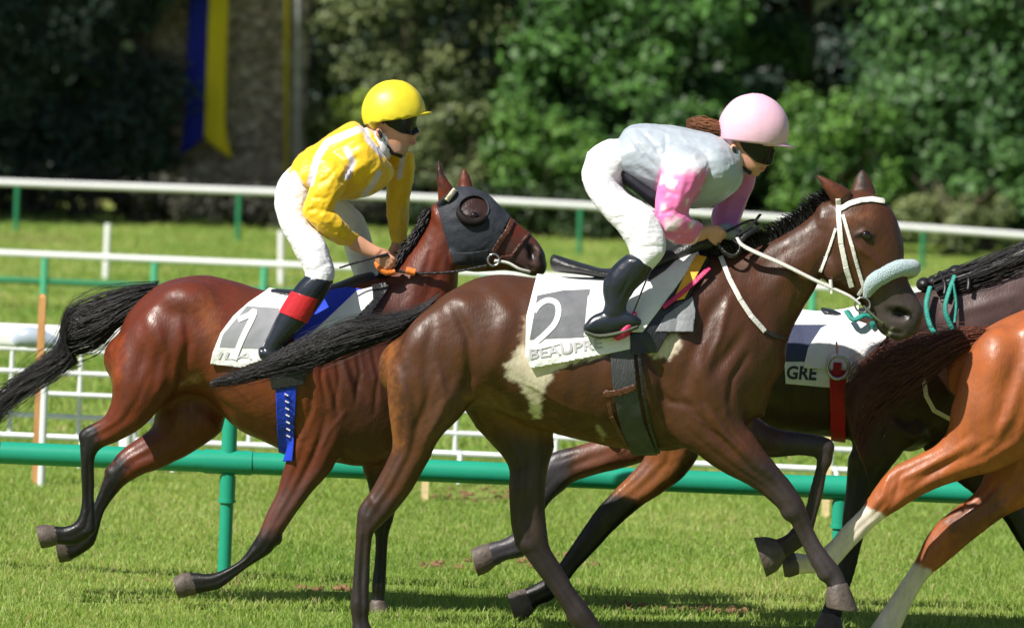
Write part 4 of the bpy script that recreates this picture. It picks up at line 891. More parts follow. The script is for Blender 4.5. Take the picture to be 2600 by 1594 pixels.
nf3 = [(2200, 1000, 2400, 980, .075, -.13), (2160, 1130, 2300, 1140, .065, -.13), (2148, 1215, 2236, 1225, .05, -.12), (2140, 1300, 2206, 1310, .045, -.12), (2136, 1360, 2192, 1372, .034, -.12), (2126, 1430, 2172, 1448, .028, -.12), (2110, 1478, 2158, 1492, .034, -.12), (2096, 1520, 2142, 1534, .03, -.12), (2084, 1556, 2136, 1566, .036, -.12)]
ff3 = [(2250, 1040, 2430, 1040, .075, .13), (2380, 1180, 2490, 1110, .06, .13), (2480, 1262, 2560, 1200, .05, .13), (2540, 1310, 2604, 1268, .045, .13), (2590, 1385, 2634, 1360, .028, .13), (2640, 1460, 2680, 1440, .034, .13), (2655, 1490, 2700, 1475, .036, .13)]
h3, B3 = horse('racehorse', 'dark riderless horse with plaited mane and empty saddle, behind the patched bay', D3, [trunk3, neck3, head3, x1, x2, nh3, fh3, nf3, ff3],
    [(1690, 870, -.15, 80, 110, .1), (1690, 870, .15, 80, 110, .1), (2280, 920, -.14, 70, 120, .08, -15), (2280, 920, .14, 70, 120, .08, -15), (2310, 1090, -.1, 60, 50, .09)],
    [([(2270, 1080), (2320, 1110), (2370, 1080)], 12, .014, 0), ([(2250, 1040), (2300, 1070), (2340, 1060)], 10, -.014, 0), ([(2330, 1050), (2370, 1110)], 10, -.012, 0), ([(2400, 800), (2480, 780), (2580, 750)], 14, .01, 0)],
    (.034, .015, .009), [('poly', [(1560, 1100), (1800, 1050), (1700, 1220), (1640, 1290), (1540, 1240)], (.20, .065, .02), 30), ('poly', [(1480, 1090), (1640, 1090), (1640, 1200), (1460, 1230)], (.14, .05, .03), 30),  # brown coat base darkened to stand in for shade from the patched bay
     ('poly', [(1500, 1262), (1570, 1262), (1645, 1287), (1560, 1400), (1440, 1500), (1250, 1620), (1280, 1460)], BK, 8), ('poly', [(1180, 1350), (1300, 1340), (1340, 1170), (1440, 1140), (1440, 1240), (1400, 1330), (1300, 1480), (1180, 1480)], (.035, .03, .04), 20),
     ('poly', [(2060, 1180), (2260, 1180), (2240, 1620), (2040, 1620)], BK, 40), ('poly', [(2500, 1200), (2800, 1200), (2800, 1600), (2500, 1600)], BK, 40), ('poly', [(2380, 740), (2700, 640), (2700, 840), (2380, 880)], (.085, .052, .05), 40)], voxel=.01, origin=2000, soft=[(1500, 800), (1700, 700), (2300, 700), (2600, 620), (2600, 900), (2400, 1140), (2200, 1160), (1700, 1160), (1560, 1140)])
hoof(h3, D3 - .13, [(1332, 1494, 1352, 1556, .036), (1312, 1498, 1334, 1572, .048), (1289, 1508, 1310, 1582, .055)])
hoof(h3, D3 + .13, [(1238, 1378, 1256, 1438, .036), (1218, 1384, 1238, 1452, .046), (1194, 1394, 1214, 1462, .054)])
hoof(h3, D3 - .12, [(2084, 1556, 2136, 1566, .038), (2072, 1580, 2140, 1588, .05), (2066, 1600, 2142, 1606, .056)])
hoof(h3, D3 + .13, [(2655, 1490, 2700, 1475, .038), (2655, 1520, 2718, 1500, .05), (2660, 1540, 2730, 1516, .055)])
tail(h3, D3, [(1580, 830, 1590, 870, .04), (1545, 850, 1555, 910, .05), (1520, 900, 1570, 960, .05), (1500, 980, 1560, 1010, .04), (1495, 1060, 1540, 1080, .02)], 90, 7, HAIR)
# plaits along the crest
mb = MB()
pl = catmull([(2335, 735), (2400, 708), (2470, 684), (2550, 654), (2640, 609), (2720, 564)], 6)
crest = [(a[0] - 6, a[1] - 16, a[0] + 22, a[1] + 52, .07, -.03) for a in pl[::3]]
loft(mb, D3, [(r[0], r[1] + 6, r[2] - 4, r[3] - 10, .06, -.03) for r in crest[2:]], 3, 14)
strands(mb, hair_path(D3, crest[1:], 3), 420, .0028, 3, .02, fringe=.5)
for x, y, s in ((2346, 722, 20), (2370, 716, 18), (2396, 706, 20), (2428, 694, 24)): blob(mb, D3, x, y, -.01, s, s * .9, .045)
for x in (2392, 2412, 2452): mb.tube([P(x - 6, 690 - (x - 2400) * .2, D3 - .03), P(x + 8, 720 - (x - 2400) * .2, D3 - .1), P(x + 6, 745 - (x - 2400) * .2, D3 - .12)], .010, 6, 2)
link('mane', mb.mesh('mane', HAIR), parent=h3)

# --------------------------------------------------------------- chestnut at the right edge
D4 = 25.62
trunk4 = [(2450, 885, 2430, 1010, .12), (2492, 840, 2470, 1080, .2), (2560, 800, 2560, 1130, .26), (2660, 770, 2650, 1110, .285), (2780, 770, 2780, 1130, .29), (2920, 785, 2920, 1165, .3), (3060, 785, 3060, 1190, .28), (3170, 745, 3190, 1180, .24), (3260, 760, 3330, 1110, .19)]
neck4 = [(3150, 750, 3330, 1120, .16), (3250, 720, 3390, 980, .13), (3330, 670, 3450, 880, .11), (3420, 600, 3510, 800, .095), (3490, 550, 3550, 740, .088)]
head4 = [(3490, 545, 3520, 720, .09), (3570, 545, 3540, 770, .103), (3640, 620, 3590, 790, .085), (3690, 700, 3640, 820, .062), (3730, 780, 3680, 850, .055), (3735, 810, 3700, 855, .04)]
y1 = [(3480, 550, 3512, 535, .028, -.055), (3480, 520, 3504, 518, .02, -.06), (3484, 492, 3490, 492, .006, -.06)]; y2 = [(3510, 545, 3546, 545, .028, .055), (3514, 518, 3536, 518, .02, .06), (3524, 490, 3530, 490, .006, .06)]
nh4 = [(2450, 900, 2680, 930, .1, -.15), (2420, 1010, 2680, 1040, .112, -.16), (2405, 1090, 2640, 1130, .1, -.15), (2375, 1128, 2540, 1190, .08, -.14), (2318, 1160, 2452, 1214, .063, -.13), (2262, 1190, 2350, 1252, .052, -.13), (2214, 1248, 2290, 1288, .047, -.13), (2184, 1292, 2234, 1324, .037, -.13),
       (2140, 1336, 2182, 1374, .03, -.13), (2091, 1387, 2127, 1433, .029, -.13), (2056, 1406, 2082, 1454, .036, -.13), (2030, 1404, 2046, 1456, .03, -.13), (2016, 1402, 2026, 1458, .034, -.13)]
fh4 = [(2500, 950, 2730, 980, .1, .14), (2520, 1110, 2720, 1140, .11, .14), (2500, 1200, 2670, 1230, .09, .14), (2470, 1254, 2604, 1286, .07, .13), (2388, 1318, 2534, 1323, .058, .13), (2352, 1362, 2444, 1394, .047, .13), (2328, 1412, 2390, 1438, .038, .13), (2304, 1447, 2356, 1468, .032, .13),
       (2262, 1512, 2320, 1530, .03, .13), (2218, 1578, 2290, 1592, .036, .13), (2195, 1612, 2262, 1632, .034, .13)]
nf4 = [(3040, 950, 3240, 950, .07, -.15), (3040, 1110, 3190, 1120, .07, -.14), (3020, 1240, 3100, 1250, .05, -.13), (2990, 1340, 3040, 1350, .045, -.13), (2950, 1440, 2990, 1450, .028, -.13), (2910, 1520, 2960, 1540, .034, -.13), (2890, 1560, 2940, 1580, .036, -.13)]
ff4 = [(3080, 1000, 3300, 1000, .08, .13), (3220, 1170, 3330, 1110, .06, .13), (3350, 1250, 3420, 1200, .048, .13), (3420, 1330, 3470, 1300, .04, .13), (3490, 1420, 3530, 1400, .028, .13), (3550, 1490, 3590, 1470, .034, .13)]
CH = (.33, .092, .027); WS = (.72, .62, .52)
h4, B4 = horse('racehorse', 'bright chestnut horse with white stockings, only its hindquarters in the picture at the right', D4, [trunk4, neck4, head4, y1, y2, nh4, fh4, nf4, ff4],
    [(2540, 930, -.16, 80, 110, .11), (2540, 930, .16, 80, 110, .11), (2660, 850, -.16, 80, 60, .1), (2290, 1232, -.13, 34, 24, .03, -40)],
    [([(2600, 860), (2570, 960), (2540, 1050)], 20, -.01, 0), ([(2540, 880), (2510, 980), (2500, 1080)], 24, .012, 0), ([(2600, 940), (2560, 1060), (2500, 1140)], 16, .012, 0), ([(2450, 1150), (2370, 1200), (2300, 1250)], 9, -.01, 0), ([(2470, 1120), (2380, 1165), (2310, 1210)], 10, .008, 0),
     ([(2260, 1200), (2240, 1260), (2210, 1300)], 8, .008, 0), ([(2290, 1200), (2270, 1260)], 6, -.008, 0), ([(2170, 1330), (2120, 1380)], 6, -.005, 0), ([(2250, 1300), (2290, 1240)], 6, -.006, 0)],
    CH, [('poly', [(2172, 1282), (2200, 1286), (2245, 1306), (2260, 1330), (2100, 1480), (1980, 1480), (1980, 1380)], WS, 4, (-.3, 0)), ('poly', [(2305, 1424), (2345, 1440), (2380, 1462), (2300, 1680), (2140, 1680), (2200, 1560)], WS, 6, (0, .3)),
     ('poly', [(2390, 1320), (2540, 1240), (2560, 1320), (2420, 1400), (2360, 1360)], (.16, .05, .022), 20, (0, .4)), ('poly', [(2380, 1320), (2340, 1420), (2410, 1410), (2440, 1360)], (.30, .08, .022), 12, (0, .4))], voxel=.0095, origin=2800, soft=[(2400, 820), (2600, 740), (3300, 640), (3300, 1200), (2700, 1200), (2600, 1150), (2420, 1120)])  # far gaskin coat painted dark as shade; lit hock painted back over it
hoof(h4, D4 - .13, [(2016, 1402, 2026, 1458, .036), (1998, 1402, 2008, 1464, .046), (1984, 1410, 1992, 1464, .05)])
hoof(h4, D4 + .13, [(2195, 1612, 2262, 1632, .038), (2180, 1640, 2260, 1662, .05), (2172, 1662, 2258, 1684, .056)])
hoof(h4, D4 - .13, [(2890, 1560, 2940, 1580, .038), (2870, 1590, 2940, 1606, .05)]); hoof(h4, D4 + .13, [(3550, 1490, 3590, 1470, .036), (3560, 1520, 3620, 1495, .05)])
tail(h4, D4 - .02, [(2500, 835, 2462, 885, .045), (2440, 838, 2430, 905, .055), (2380, 856, 2370, 940, .06), (2316, 874, 2325, 975, .06), (2255, 892, 2275, 1010, .06), (2205, 915, 2225, 1060, .055), (2165, 955, 2195, 1110, .05), (2150, 1020, 2190, 1160, .04), (2165, 1110, 2200, 1200, .02)], 560, 9, HAIR_R, .0020, .055, .5, 1.12)

# ================================================================== TACK
white_c = simple('white_cloth', (.80, .80, .80), .8, .2, .5, 35, .05, 8, sheen=.2); grey_c = simple('panel_grey', (.15, .155, .17), .6, .3, .15, 60, .08, 14)
navy_c = simple('panel_navy', (.05, .06, .11), .6, .3, .15, 60, .1, 14); digit_w = simple('digit_white', (.85, .85, .86), .6); letter_g = simple('letter_grey', (.50, .49, .52), .7); letter_d = simple('letter_dark', (.03, .035, .05), .7)
blackl = simple('black_leather', (.016, .016, .018), .32, .6, .4, 120, .25, 40); brownl = simple('brown_leather', (.10, .035, .02), .42, .5, .4, 120, .3, 40)
girth_m = simple('girth_elastic', (.055, .058, .062), .5, .4, .5, 260, .25, 20, stretch=(1, 1, .15)); blue_c = simple('blue_cloth', (.015, .05, .55), .6, .3, .4, 60, .1, 10); red_c = simple('red_cloth', (.42, .008, .018), .5, .35, .4, 90, .15, 14)
white_l = simple('white_strap', (.72, .70, .66), .45, .4, .3, 160, .1, 60); amber = simple('amber_strap', (.80, .40, .04), .5, .3, .3, 90, .1, 20); pinkm = simple('pink_rubber', (.55, .02, .12), .4, .5, .3, 120, .1, 30)
grey_m = simple('grey_flap', (.22, .23, .25), .55, .3, .3, 60, .15, 12); steel = simple('steel', (.45, .46, .48), .25, .5, .1, 80, .1, 20, metal=.9); fleece = simple('pale_fleece', (.40, .51, .55), .95, .1, 1.0, 170, .12, 60, sheen=.5)
hood_m = simple('hood_mesh', (.032, .036, .046), .6, .22, .25, 120, .22, 16); orange_r = simple('orange_rubber', (.78, .20, .03), .45, .4, .5, 140, .1, 30)
tealm = simple('teal_rubber', (.02, .25, .20), .5, .4, .5, 120, .2, 30)

def root_on(name, label, cat, p): return tag(empty(name, p), label, cat)
def wavy(me, amp, sc=14):
    v = verts_of(me); n = norms_of(me); set_verts(me, v + n * (vnoise(v, sc, 2.0) * amp + vnoise(v, sc * 2.3, 7.0) * amp * .5)[:, None]); return me
# ---- number 2
c = root_on('saddle_cloth', 'white saddle cloth with a grey panel numbered 2 on the patched bay', 'saddle cloth', P(1440, 700, D2))
cm = wavy(cut_shell(B2, 'cloth', [(1388, 600), (1600, 600), (1600, 886), (1470, 912), (1348, 936), (1334, 905), (1337, 800), (1352, 755), (1368, 722)], .020, .006, white_c), .003)
CI = bodyinfo(cm, D2)
o = link('cloth', cm, parent=c); solid(o, .012)
link('number_panel', cut_shell(CI, 'number_panel', [(1364, 750), (1430, 737), (1498, 734), (1483, 856), (1410, 852), (1345, 862)], .0015, .002, grey_c, (-9, -.03)), parent=c)
link('digit', ribbon_on(CI, 'digit', [(1356, 792), (1368, 775), (1390, 763), (1412, 770), (1418, 792), (1408, 822), (1382, 850), (1352, 876), (1364, 880), (1392, 874), (1424, 866)], 14, .004, digit_w, 5), parent=c)
link('lettering', text_on(CI, 'lettering', 'BEAUPRE', [(1342, 886), (1528, 858), (1530, 884), (1346, 912)], .003, letter_g, .02), parent=c)
link('second_digit_edge', cut_shell(CI, 'white_bar', [(1493, 750), (1520, 746), (1500, 850), (1482, 852)], .003, .002, digit_w, (-9, -.03)), parent=c).name = 'panel_border'
s = root_on('saddle', 'black racing saddle with white pad and yellow strip under the pink-sleeved rider', 'saddle', P(1620, 700, D2))
mb = MB(); loft(mb, D2, [(1408, 646, 1410, 690, .05), (1440, 656, 1443, 694, .085), (1490, 671, 1492, 700, .1), (1540, 682, 1541, 708, .105), (1620, 668, 1622, 704, .1), (1700, 630, 1703, 680, .08), (1770, 592, 1778, 650, .06), (1800, 588, 1806, 640, .045)], 4, 18); link('seat', mb.mesh('seat', blackl), parent=s)
def piece(parent, info, name, poly, off, mat, th=.004, wr=(-9, -.02), label=None):
    me = cut_shell(info, name, poly, off, th, mat, wr); o = link(name, me, parent=parent); solid(o, th)
    if label: o['label'] = label
    return o
piece(s, B2, 'flap', [(1790, 620), (1800, 660), (1670, 895), (1606, 900), (1600, 850), (1740, 625)], .026, blackl, .006, label='black flap')
piece(s, B2, 'flap', [(1758, 752), (1766, 790), (1760, 842), (1664, 842), (1690, 800)], .030, grey_m, .004, label='grey triangular flap')
piece(s, B2, 'pad', [(1700, 612), (1772, 612), (1774, 650), (1705, 742), (1632, 842), (1604, 842), (1588, 775), (1618, 727), (1690, 640)], .034, white_c, .008, label='white pad')
piece(s, B2, 'strip', [(1768, 645), (1794, 652), (1765, 705), (1738, 758), (1708, 764), (1735, 705)], .038, amber, .004, label='yellow-orange strip')
o = link('strap', strap(B2, 'strap', [(1684, 780), (1720, 752), (1768, 712), (1800, 680)], 11, .042, pinkm, (-9, -.02)), parent=s); o['label'] = 'pink strap'; solid(o, .003)
o = link('flap', cut_shell(B2, 'flap', [(1640, 650), (1700, 600), (1738, 605), (1752, 622), (1688, 684), (1641, 716), (1620, 700)], .040, .004, blackl, (-9, -.02)), parent=s); o['label'] = 'black leather skirt'; solid(o, .006)
o = link('girth', strap(B2, 'girth', [(1576, 860), (1587, 992), (1606, 1084), (1634, 1150), (1655, 1200)], 60, .018, girth_m), parent=s); solid(o, .008)
o = link('strap', strap(B2, 'strap', [(1532, 1003), (1575, 996), (1613, 983)], 16, .026, brownl, (-9, -.02)), parent=s); o['label'] = 'brown cross strap'; solid(o, .004)
o = link('strap', strap(B2, 'strap', [(1540, 990), (1553, 1060), (1590, 1135)], 11, .022, brownl, (-9, -.02)), parent=s); solid(o, .004)
o = link('strap', strap(B2, 'strap', [(1622, 895), (1634, 1000), (1652, 1090), (1672, 1150)], 9, .020, blackl, (-9, -.02)), parent=s); solid(o, .004)
def stirrup(parent, D, w, cx, cy, rx, ry, ang, mat, rad, leather=None, lm=None, hole=.5):
    a = math.radians(ang); pts = []
    for k in range(17):
        t = 2 * math.pi * k / 16; x, y = math.cos(t) * rx, math.sin(t) * ry
        pts.append(P(cx + x * math.cos(a) - y * math.sin(a), cy + x * math.sin(a) + y * math.cos(a), D + w + .05 * math.sin(t) * 0))
    mb = MB(); mb.tube(pts, rad, 8, 2, True); o = link('stirrup', mb.mesh('stirrup', mat), parent=parent)
    if leather: mb = MB(); mb.tube([P(x, y, D + ww) for x, y, ww in leather], .012, 8, 3, True, .35); link('stirrup_leather', mb.mesh('stirrup_leather', lm), parent=parent)
mb = MB(); loft(mb, D2, [(1606, 790, 1618, 802, .02, -.30), (1590, 808, 1616, 822, .05, -.31), (1568, 835, 1596, 852, .055, -.31), (1558, 852, 1572, 864, .04, -.31)], 4, 16); link('stirrup', mb.mesh('stirrup', pinkm), parent=s)
mb = MB(); mb.tube([P(1650, 690, D2 - .29), P(1625, 750, D2 - .30), P(1606, 800, D2 - .30)], .011, 8, 3, True, .35); link('stirrup_leather', mb.mesh('stirrup_leather', blackl), parent=s)
# bridle
b = root_on('bridle', 'white bridle with thick pale fleece noseband and rubber reins', 'bridle', P(2190, 700, D2))
for nm, pts, wd, of in (('browband', [(2130, 532), (2158, 516), (2186, 508), (2215, 505), (2246, 510)], 13, .007), ('cheekpiece', [(2128, 505), (2130, 560), (2135, 618), (2148, 680), (2162, 728)], 13, .008), ('cheekpiece', [(2140, 545), (2163, 625), (2178, 680), (2192, 728)], 9, .0075),
                         ('throat_lash', [(2122, 580), (2105, 632), (2083, 690)], 7, .006), ('nose_strap', [(2165, 770), (2190, 735), (2215, 712), (2300, 690), (2330, 720)], 9, .006), ('curb_strap', [(2172, 750), (2195, 790), (2215, 800)], 9, .007)):
    for wr_ in (((-9, 0), (0, 9)) if nm in ('cheekpiece', 'throat_lash', 'curb_strap') else ((-9, 9),)):
        o = link(nm, strap(B2, nm, pts, wd, of, white_l if nm != 'curb_strap' else blackl, wr_), parent=b); solid(o, .003)
def ring_tube(D, pts, rad, mat, name, parent, k=20, bump=0):
    mb = MB(); mb.tube(pts, rad, k, 5); me = mb.mesh(name, mat)
    if bump:
        v = verts_of(me); n = norms_of(me); set_verts(me, v + n * (vnoise(v, 160, 2) * bump + vnoise(v, 300, 5) * bump * .6)[:, None])
    return link(name, me, parent=parent)
nb = [(2200, 752, -.045), (2212, 722, -.062), (2240, 700, -.066), (2280, 682, -.05), (2308, 680, -.02), (2316, 682, .015), (2300, 690, .05), (2260, 705, .07), (2225, 730, .06)]
ring_tube(D2, [P(x, y, D2 + w) for x, y, w in nb], [.016, .034, .037, .037, .037, .037, .035, .03, .02], fleece, 'noseband', b, 22, .0022)
for s_ in (-1, 1):
    mb = MB(); c0 = P(2190, 774, D2 + s_ * .058); mb.tube([c0 + np.array([math.cos(t) * .032, 0, math.sin(t) * .032]) for t in np.linspace(0, 2 * math.pi, 17)], .0045, 8); link('bit_ring', mb.mesh('bit_ring', steel), parent=b)
mb = MB(); mb.tube([P(2192, 776, D2 - .075), P(2230, 812, D2 - .06), P(2250, 822, D2 - .02), P(2250, 822, D2 + .02)], .006, 8, 3); link('bit', mb.mesh('bit', steel), parent=b)
mb = MB(); mb.tube([P(1872, 604, D2 - .13), P(1893, 628, D2 - .145), P(1990, 672, D2 - .13), P(2062, 708, D2 - .105), P(2110, 730, D2 - .085), P(2158, 752, D2 - .07), P(2184, 772, D2 - .064)], [.012, .0145, .0145, .0135, .012, .011, .008], 8, 4, True, .45); link('rein', mb.mesh('rein', white_l), parent=b)
mb = MB(); mb.tube([P(1868, 590, D2 + .06), P(1930, 615, D2 + .13), P(2060, 690, D2 + .12), P(2184, 770, D2 + .064)], .009, 8, 4, True, .45); link('rein', mb.mesh('rein', white_l), parent=b)
mb = MB(); mb.tube([P(1858, 606, D2 - .12), P(1880, 628, D2 - .13), P(1866, 650, D2 - .145), P(1838, 640, D2 - .14), P(1815, 600, D2 - .11), P(1850, 585, D2 - .06), P(1905, 560, D2 - .03), P(1925, 570, D2 + .02)], .011, 8, 5, True, .5)
mb.tube([P(1872, 598, D2 - .13), P(1905, 575, D2 - .09), P(1930, 545, D2 - .02)], .009, 8, 3, True, .5); mb.tube([P(1880, 612, D2 - .13), P(1896, 596, D2 - .11), P(1922, 580, D2 - .07)], .013, 8, 3)
link('rein_loop', mb.mesh('rein_loop', blackl), parent=b)
mb = MB(); mb.tube([P(2110, 722, D2 - .088), P(2112, 745, D2 - .085)], .008, 8); mb.tube([P(2109, 710, D2 - .088), P(2110, 724, D2 - .088)], .008, 8); link('rein_stop', mb.mesh('rein_stop', white_l), parent=b)
n_ = root_on('breastplate', 'white neck strap turning black across the chest of the patched bay', 'breastplate', P(1880, 760, D2))
o = link('strap', strap(B2, 'strap', [(1830, 650), (1852, 706), (1880, 760), (1908, 802), (1942, 840)], 12, .009, white_l, (-9, 0)), parent=n_); solid(o, .004)
o = link('strap', strap(B2, 'strap', [(1938, 836), (1966, 852), (2000, 862)], 9, .009, blackl), parent=n_); o['label'] = 'black chest strap'; solid(o, .004)
# ---- number 1
c = root_on('saddle_cloth', 'white saddle cloth with a grey panel numbered 1 on the hooded bay', 'saddle cloth', P(660, 740, D1))
cm = wavy(cut_shell(B1, 'cloth', [(690, 726), (800, 690), (780, 800), (690, 905), (612, 933), (534, 924), (540, 895), (560, 845), (592, 802), (630, 768)], .016, .006, white_c), .0025)
CI = bodyinfo(cm, D1)
o = link('cloth', cm, parent=c); solid(o, .01)
link('number_panel', cut_shell(CI, 'number_panel', [(627, 777), (708, 782), (708, 800), (662, 885), (557, 881), (566, 850)], .0015, .002, simple('panel_light_grey', (.27, .28, .30), .6), (-9, -.03)), parent=c)
link('digit', ribbon_on(CI, 'digit', [(604, 812), (632, 800), (646, 790), (638, 812), (620, 848), (606, 880), (594, 912)], 14, .004, digit_w, 4), parent=c)
link('lettering', text_on(CI, 'lettering', 'ILA', [(560, 893), (650, 895), (640, 912), (552, 910)], .003, simple('letter_pale', (.58, .58, .6), .7), .0), parent=c)
s = root_on('saddle', 'saddle with blue pad and white flap on the hooded bay, blue girth below', 'saddle', P(800, 740, D1))
mb = MB(); loft(mb, D1, [(690, 732, 692, 752, .08), (760, 735, 762, 765, .1), (840, 722, 845, 760, .1), (900, 700, 908, 750, .08), (940, 690, 950, 735, .05)], 4, 18); link('seat', mb.mesh('seat', blackl), parent=s)
piece(s, B1, 'pad', [(800, 742), (880, 728), (925, 735), (790, 905), (745, 905), (745, 860)], .020, blue_c, .006, label='blue pad')
piece(s, B1, 'flap', [(905, 738), (945, 728), (948, 760), (860, 852), (800, 905), (775, 880), (778, 858)], .027, white_c, .006, label='white flap')
piece(s, B1, 'flap', [(945, 722), (985, 715), (985, 735), (940, 800), (905, 812), (905, 790)], .024, blackl, .005, label='black front flap')
piece(s, B1, 'flap', [(690, 880), (790, 880), (772, 975), (690, 990), (680, 940)], .022, blackl, .005, label='black girth flap')
o = link('girth', cut_shell(B1, 'girth', [(698, 920), (756, 920), (752, 1000), (742, 1170), (708, 1170), (702, 1060)], .015, .005, blue_c), parent=s); solid(o, .006)
mb = MB()
for k in range(7): q = onbody(B1, 727 + k * 1.2, 1000 + k * 17, .018); mb.tube([q + np.array([-.008, 0, .004]), q + np.array([.008, 0, -.004])], .0035, 6)
link('girth_stitching', mb.mesh('girth_stitching', white_l), parent=s)
mb = MB(); mb.tube([P(738, 800, D1 - .31), P(705, 860, D1 - .31), P(690, 900, D1 - .31)], .011, 8, 3, True, .35); link('stirrup_leather', mb.mesh('stirrup_leather', blackl), parent=s)
stirrup(s, D1, -.31, 700, 900, 24, 26, 10, steel, .007)
hd = root_on('hood', 'dark grey mesh hood with a large eye hole on the left horse', 'hood', P(1180, 560, D1))
hole = [(1202 + 38 * math.cos(t), 532 + 33 * math.sin(t)) for t in np.linspace(0, 2 * math.pi, 24, endpoint=False)]
o = link('hood_cloth', wavy(cut_shell(B1, 'hood_cloth', [(1108, 517), (1150, 478), (1165, 466), (1204, 466), (1245, 498), (1297, 548), (1238, 668), (1200, 676), (1152, 672), (1130, 600)], .009, .004, hood_m, hole=hole, extra=lambda v, px, w: ~((px[:, 1] < 476))), .0015, 40), parent=hd); solid(o, .004)
def surf_loop(info, pts, off): 
    out = []; 
    for x, y in pts:
        q = onbody(info, x, y, off)
        if q is not None: out.append(q)
    return out
mb = MB(); mb.tube(surf_loop(B1, hole + [hole[0]], .009), .0045, 8); link('hole_binding', mb.mesh('hole_binding', hood_m), parent=hd)
mb = MB(); rim = surf_loop(B1, [(1166, 528), (1168, 545), (1180, 556), (1200, 563), (1222, 560), (1234, 550)], .014)
mb.tube(rim, [.006, .016, .020, .020, .016, .006], 10, 4); link('blinker', mb.mesh('blinker', INN), parent=hd)
o = link('ear_trim', strap(B1, 'ear_trim', [(1134, 510), (1143, 498), (1156, 482)], 12, .013, simple('cream_fleece', (.80, .70, .52), .9), (-9, 0)), parent=hd); solid(o, .006)
for wr_ in ((-9, 0), (0, 9)):
    o = link('jaw_band', strap(B1, 'jaw_band', [(1150, 655), (1200, 655), (1240, 648)], 26, .012, simple('dark_band', (.02, .022, .03), .6), wr_), parent=hd); solid(o, .004)
b = root_on('bridle', 'brown leather bridle with ring bit on the hooded horse', 'bridle', P(1250, 640, D1))
o = link('noseband', strap(B1, 'noseband', [(1302, 556), (1290, 585), (1272, 610), (1254, 640)], 13, .009, brownl), parent=b); solid(o, .004)
o = link('nose_strap', strap(B1, 'nose_strap', [(1345, 590), (1318, 625), (1300, 650), (1262, 655)], 7, .007, brownl), parent=b); solid(o, .003)
for s_ in (-1, 1):
    mb = MB(); c0 = P(1253, 660, D1 + s_ * .085); mb.tube([c0 + np.array([math.cos(t) * .026, 0, math.sin(t) * .026]) for t in np.linspace(0, 2 * math.pi, 17)], .005, 8); link('bit_ring', mb.mesh('bit_ring', steel), parent=b)
mb = MB(); mb.tube([P(1256, 662, D1 - .085), P(1290, 668, D1 - .07), P(1320, 684, D1 - .06), P(1345, 690, D1 - .03)], .007, 8, 4); link('tongue_strap', mb.mesh('tongue_strap', white_l), parent=b)
mb = MB(); mb.tube([P(962, 690, D1 - .1), P(1000, 688, D1 - .12), P(1060, 694, D1 - .115), P(1150, 690, D1 - .11), P(1236, 674, D1 - .09)], .012, 8, 4, True, .5); link('rein', mb.mesh('rein', blackl), parent=b)
mb = MB(); mb.tube([P(1000, 640, D1 + .08), P(1100, 660, D1 + .11), P(1236, 672, D1 + .09)], .0095, 8, 4, True, .5); link('rein', mb.mesh('rein', blackl), parent=b)
mb = MB(); mb.tube([P(1030, 686, D1 - .122), P(1054, 692, D1 - .122)], .016, 12); link('rein_grip', mb.mesh('rein_grip', orange_r), parent=b)
mb = MB(); mb.tube([P(955, 664, D1 - .14), P(962, 680, D1 - .15), P(980, 692, D1 - .15), P(1002, 690, D1 - .14)], .012, 10, 4); link('rein_grip', mb.mesh('rein_grip', orange_r), parent=b)
# ---- horse 3
c = root_on('saddle_cloth', 'white saddle cloth with dark panel, partly shaded, on the riderless dark horse', 'saddle cloth', P(2060, 780, D3))
cm = wavy(cut_shell(B3, 'cloth', [(1995, 640), (2180, 640), (2180, 960), (2110, 984), (1995, 974), (1990, 900)], .014, .005, white_c), .002)
CI = bodyinfo(cm, D3)
o = link('cloth', cm, parent=c); solid(o, .008)
link('number_panel', cut_shell(CI, 'number_panel', [(1990, 824), (2160, 824), (2160, 918), (1990, 918)], .0015, .002, navy_c, (-9, -.03)), parent=c)
link('lettering', text_on(CI, 'lettering', 'GRE', [(1999, 928), (2076, 930), (2072, 966), (1996, 962)], .003, letter_d, .03), parent=c)
s = root_on('saddle', 'empty saddle with broad white flap and hanging stirrup on the dark horse', 'saddle', P(2150, 800, D3))
mb = MB(); loft(mb, D3, [(2090, 780, 2092, 802, .09), (2150, 790, 2152, 815, .1), (2210, 775, 2216, 812, .08), (2250, 760, 2258, 800, .05)], 4, 16); link('seat', mb.mesh('seat', blackl), parent=s)
piece(s, B3, 'flap', [(2128, 812), (2160, 808), (2248, 838), (2250, 858), (2175, 932), (2120, 938), (2040, 934), (2052, 882), (2085, 832)], .024, white_c, .007, label='white flap')
o = link('girth', cut_shell(B3, 'girth', [(2106, 940), (2148, 940), (2146, 1130), (2110, 1130)], .016, .005, red_c), parent=s); solid(o, .007)
stirrup(s, D3, -.315, 2128, 932, 27, 30, 5, steel, .0085, [(2124, 868, -.30), (2126, 905, -.31)], simple('salmon_leather', (.6, .2, .15), .5))
mb = MB(); mb.box(P(2126, 936, D3 - .30), (.018, .006, .028)); link('stirrup_pad', mb.mesh('stirrup_pad', red_c, False), parent=s)
b = root_on('rein', 'green rubber reins knotted on the neck of the riderless dark horse', 'rein', P(2380, 780, D3))
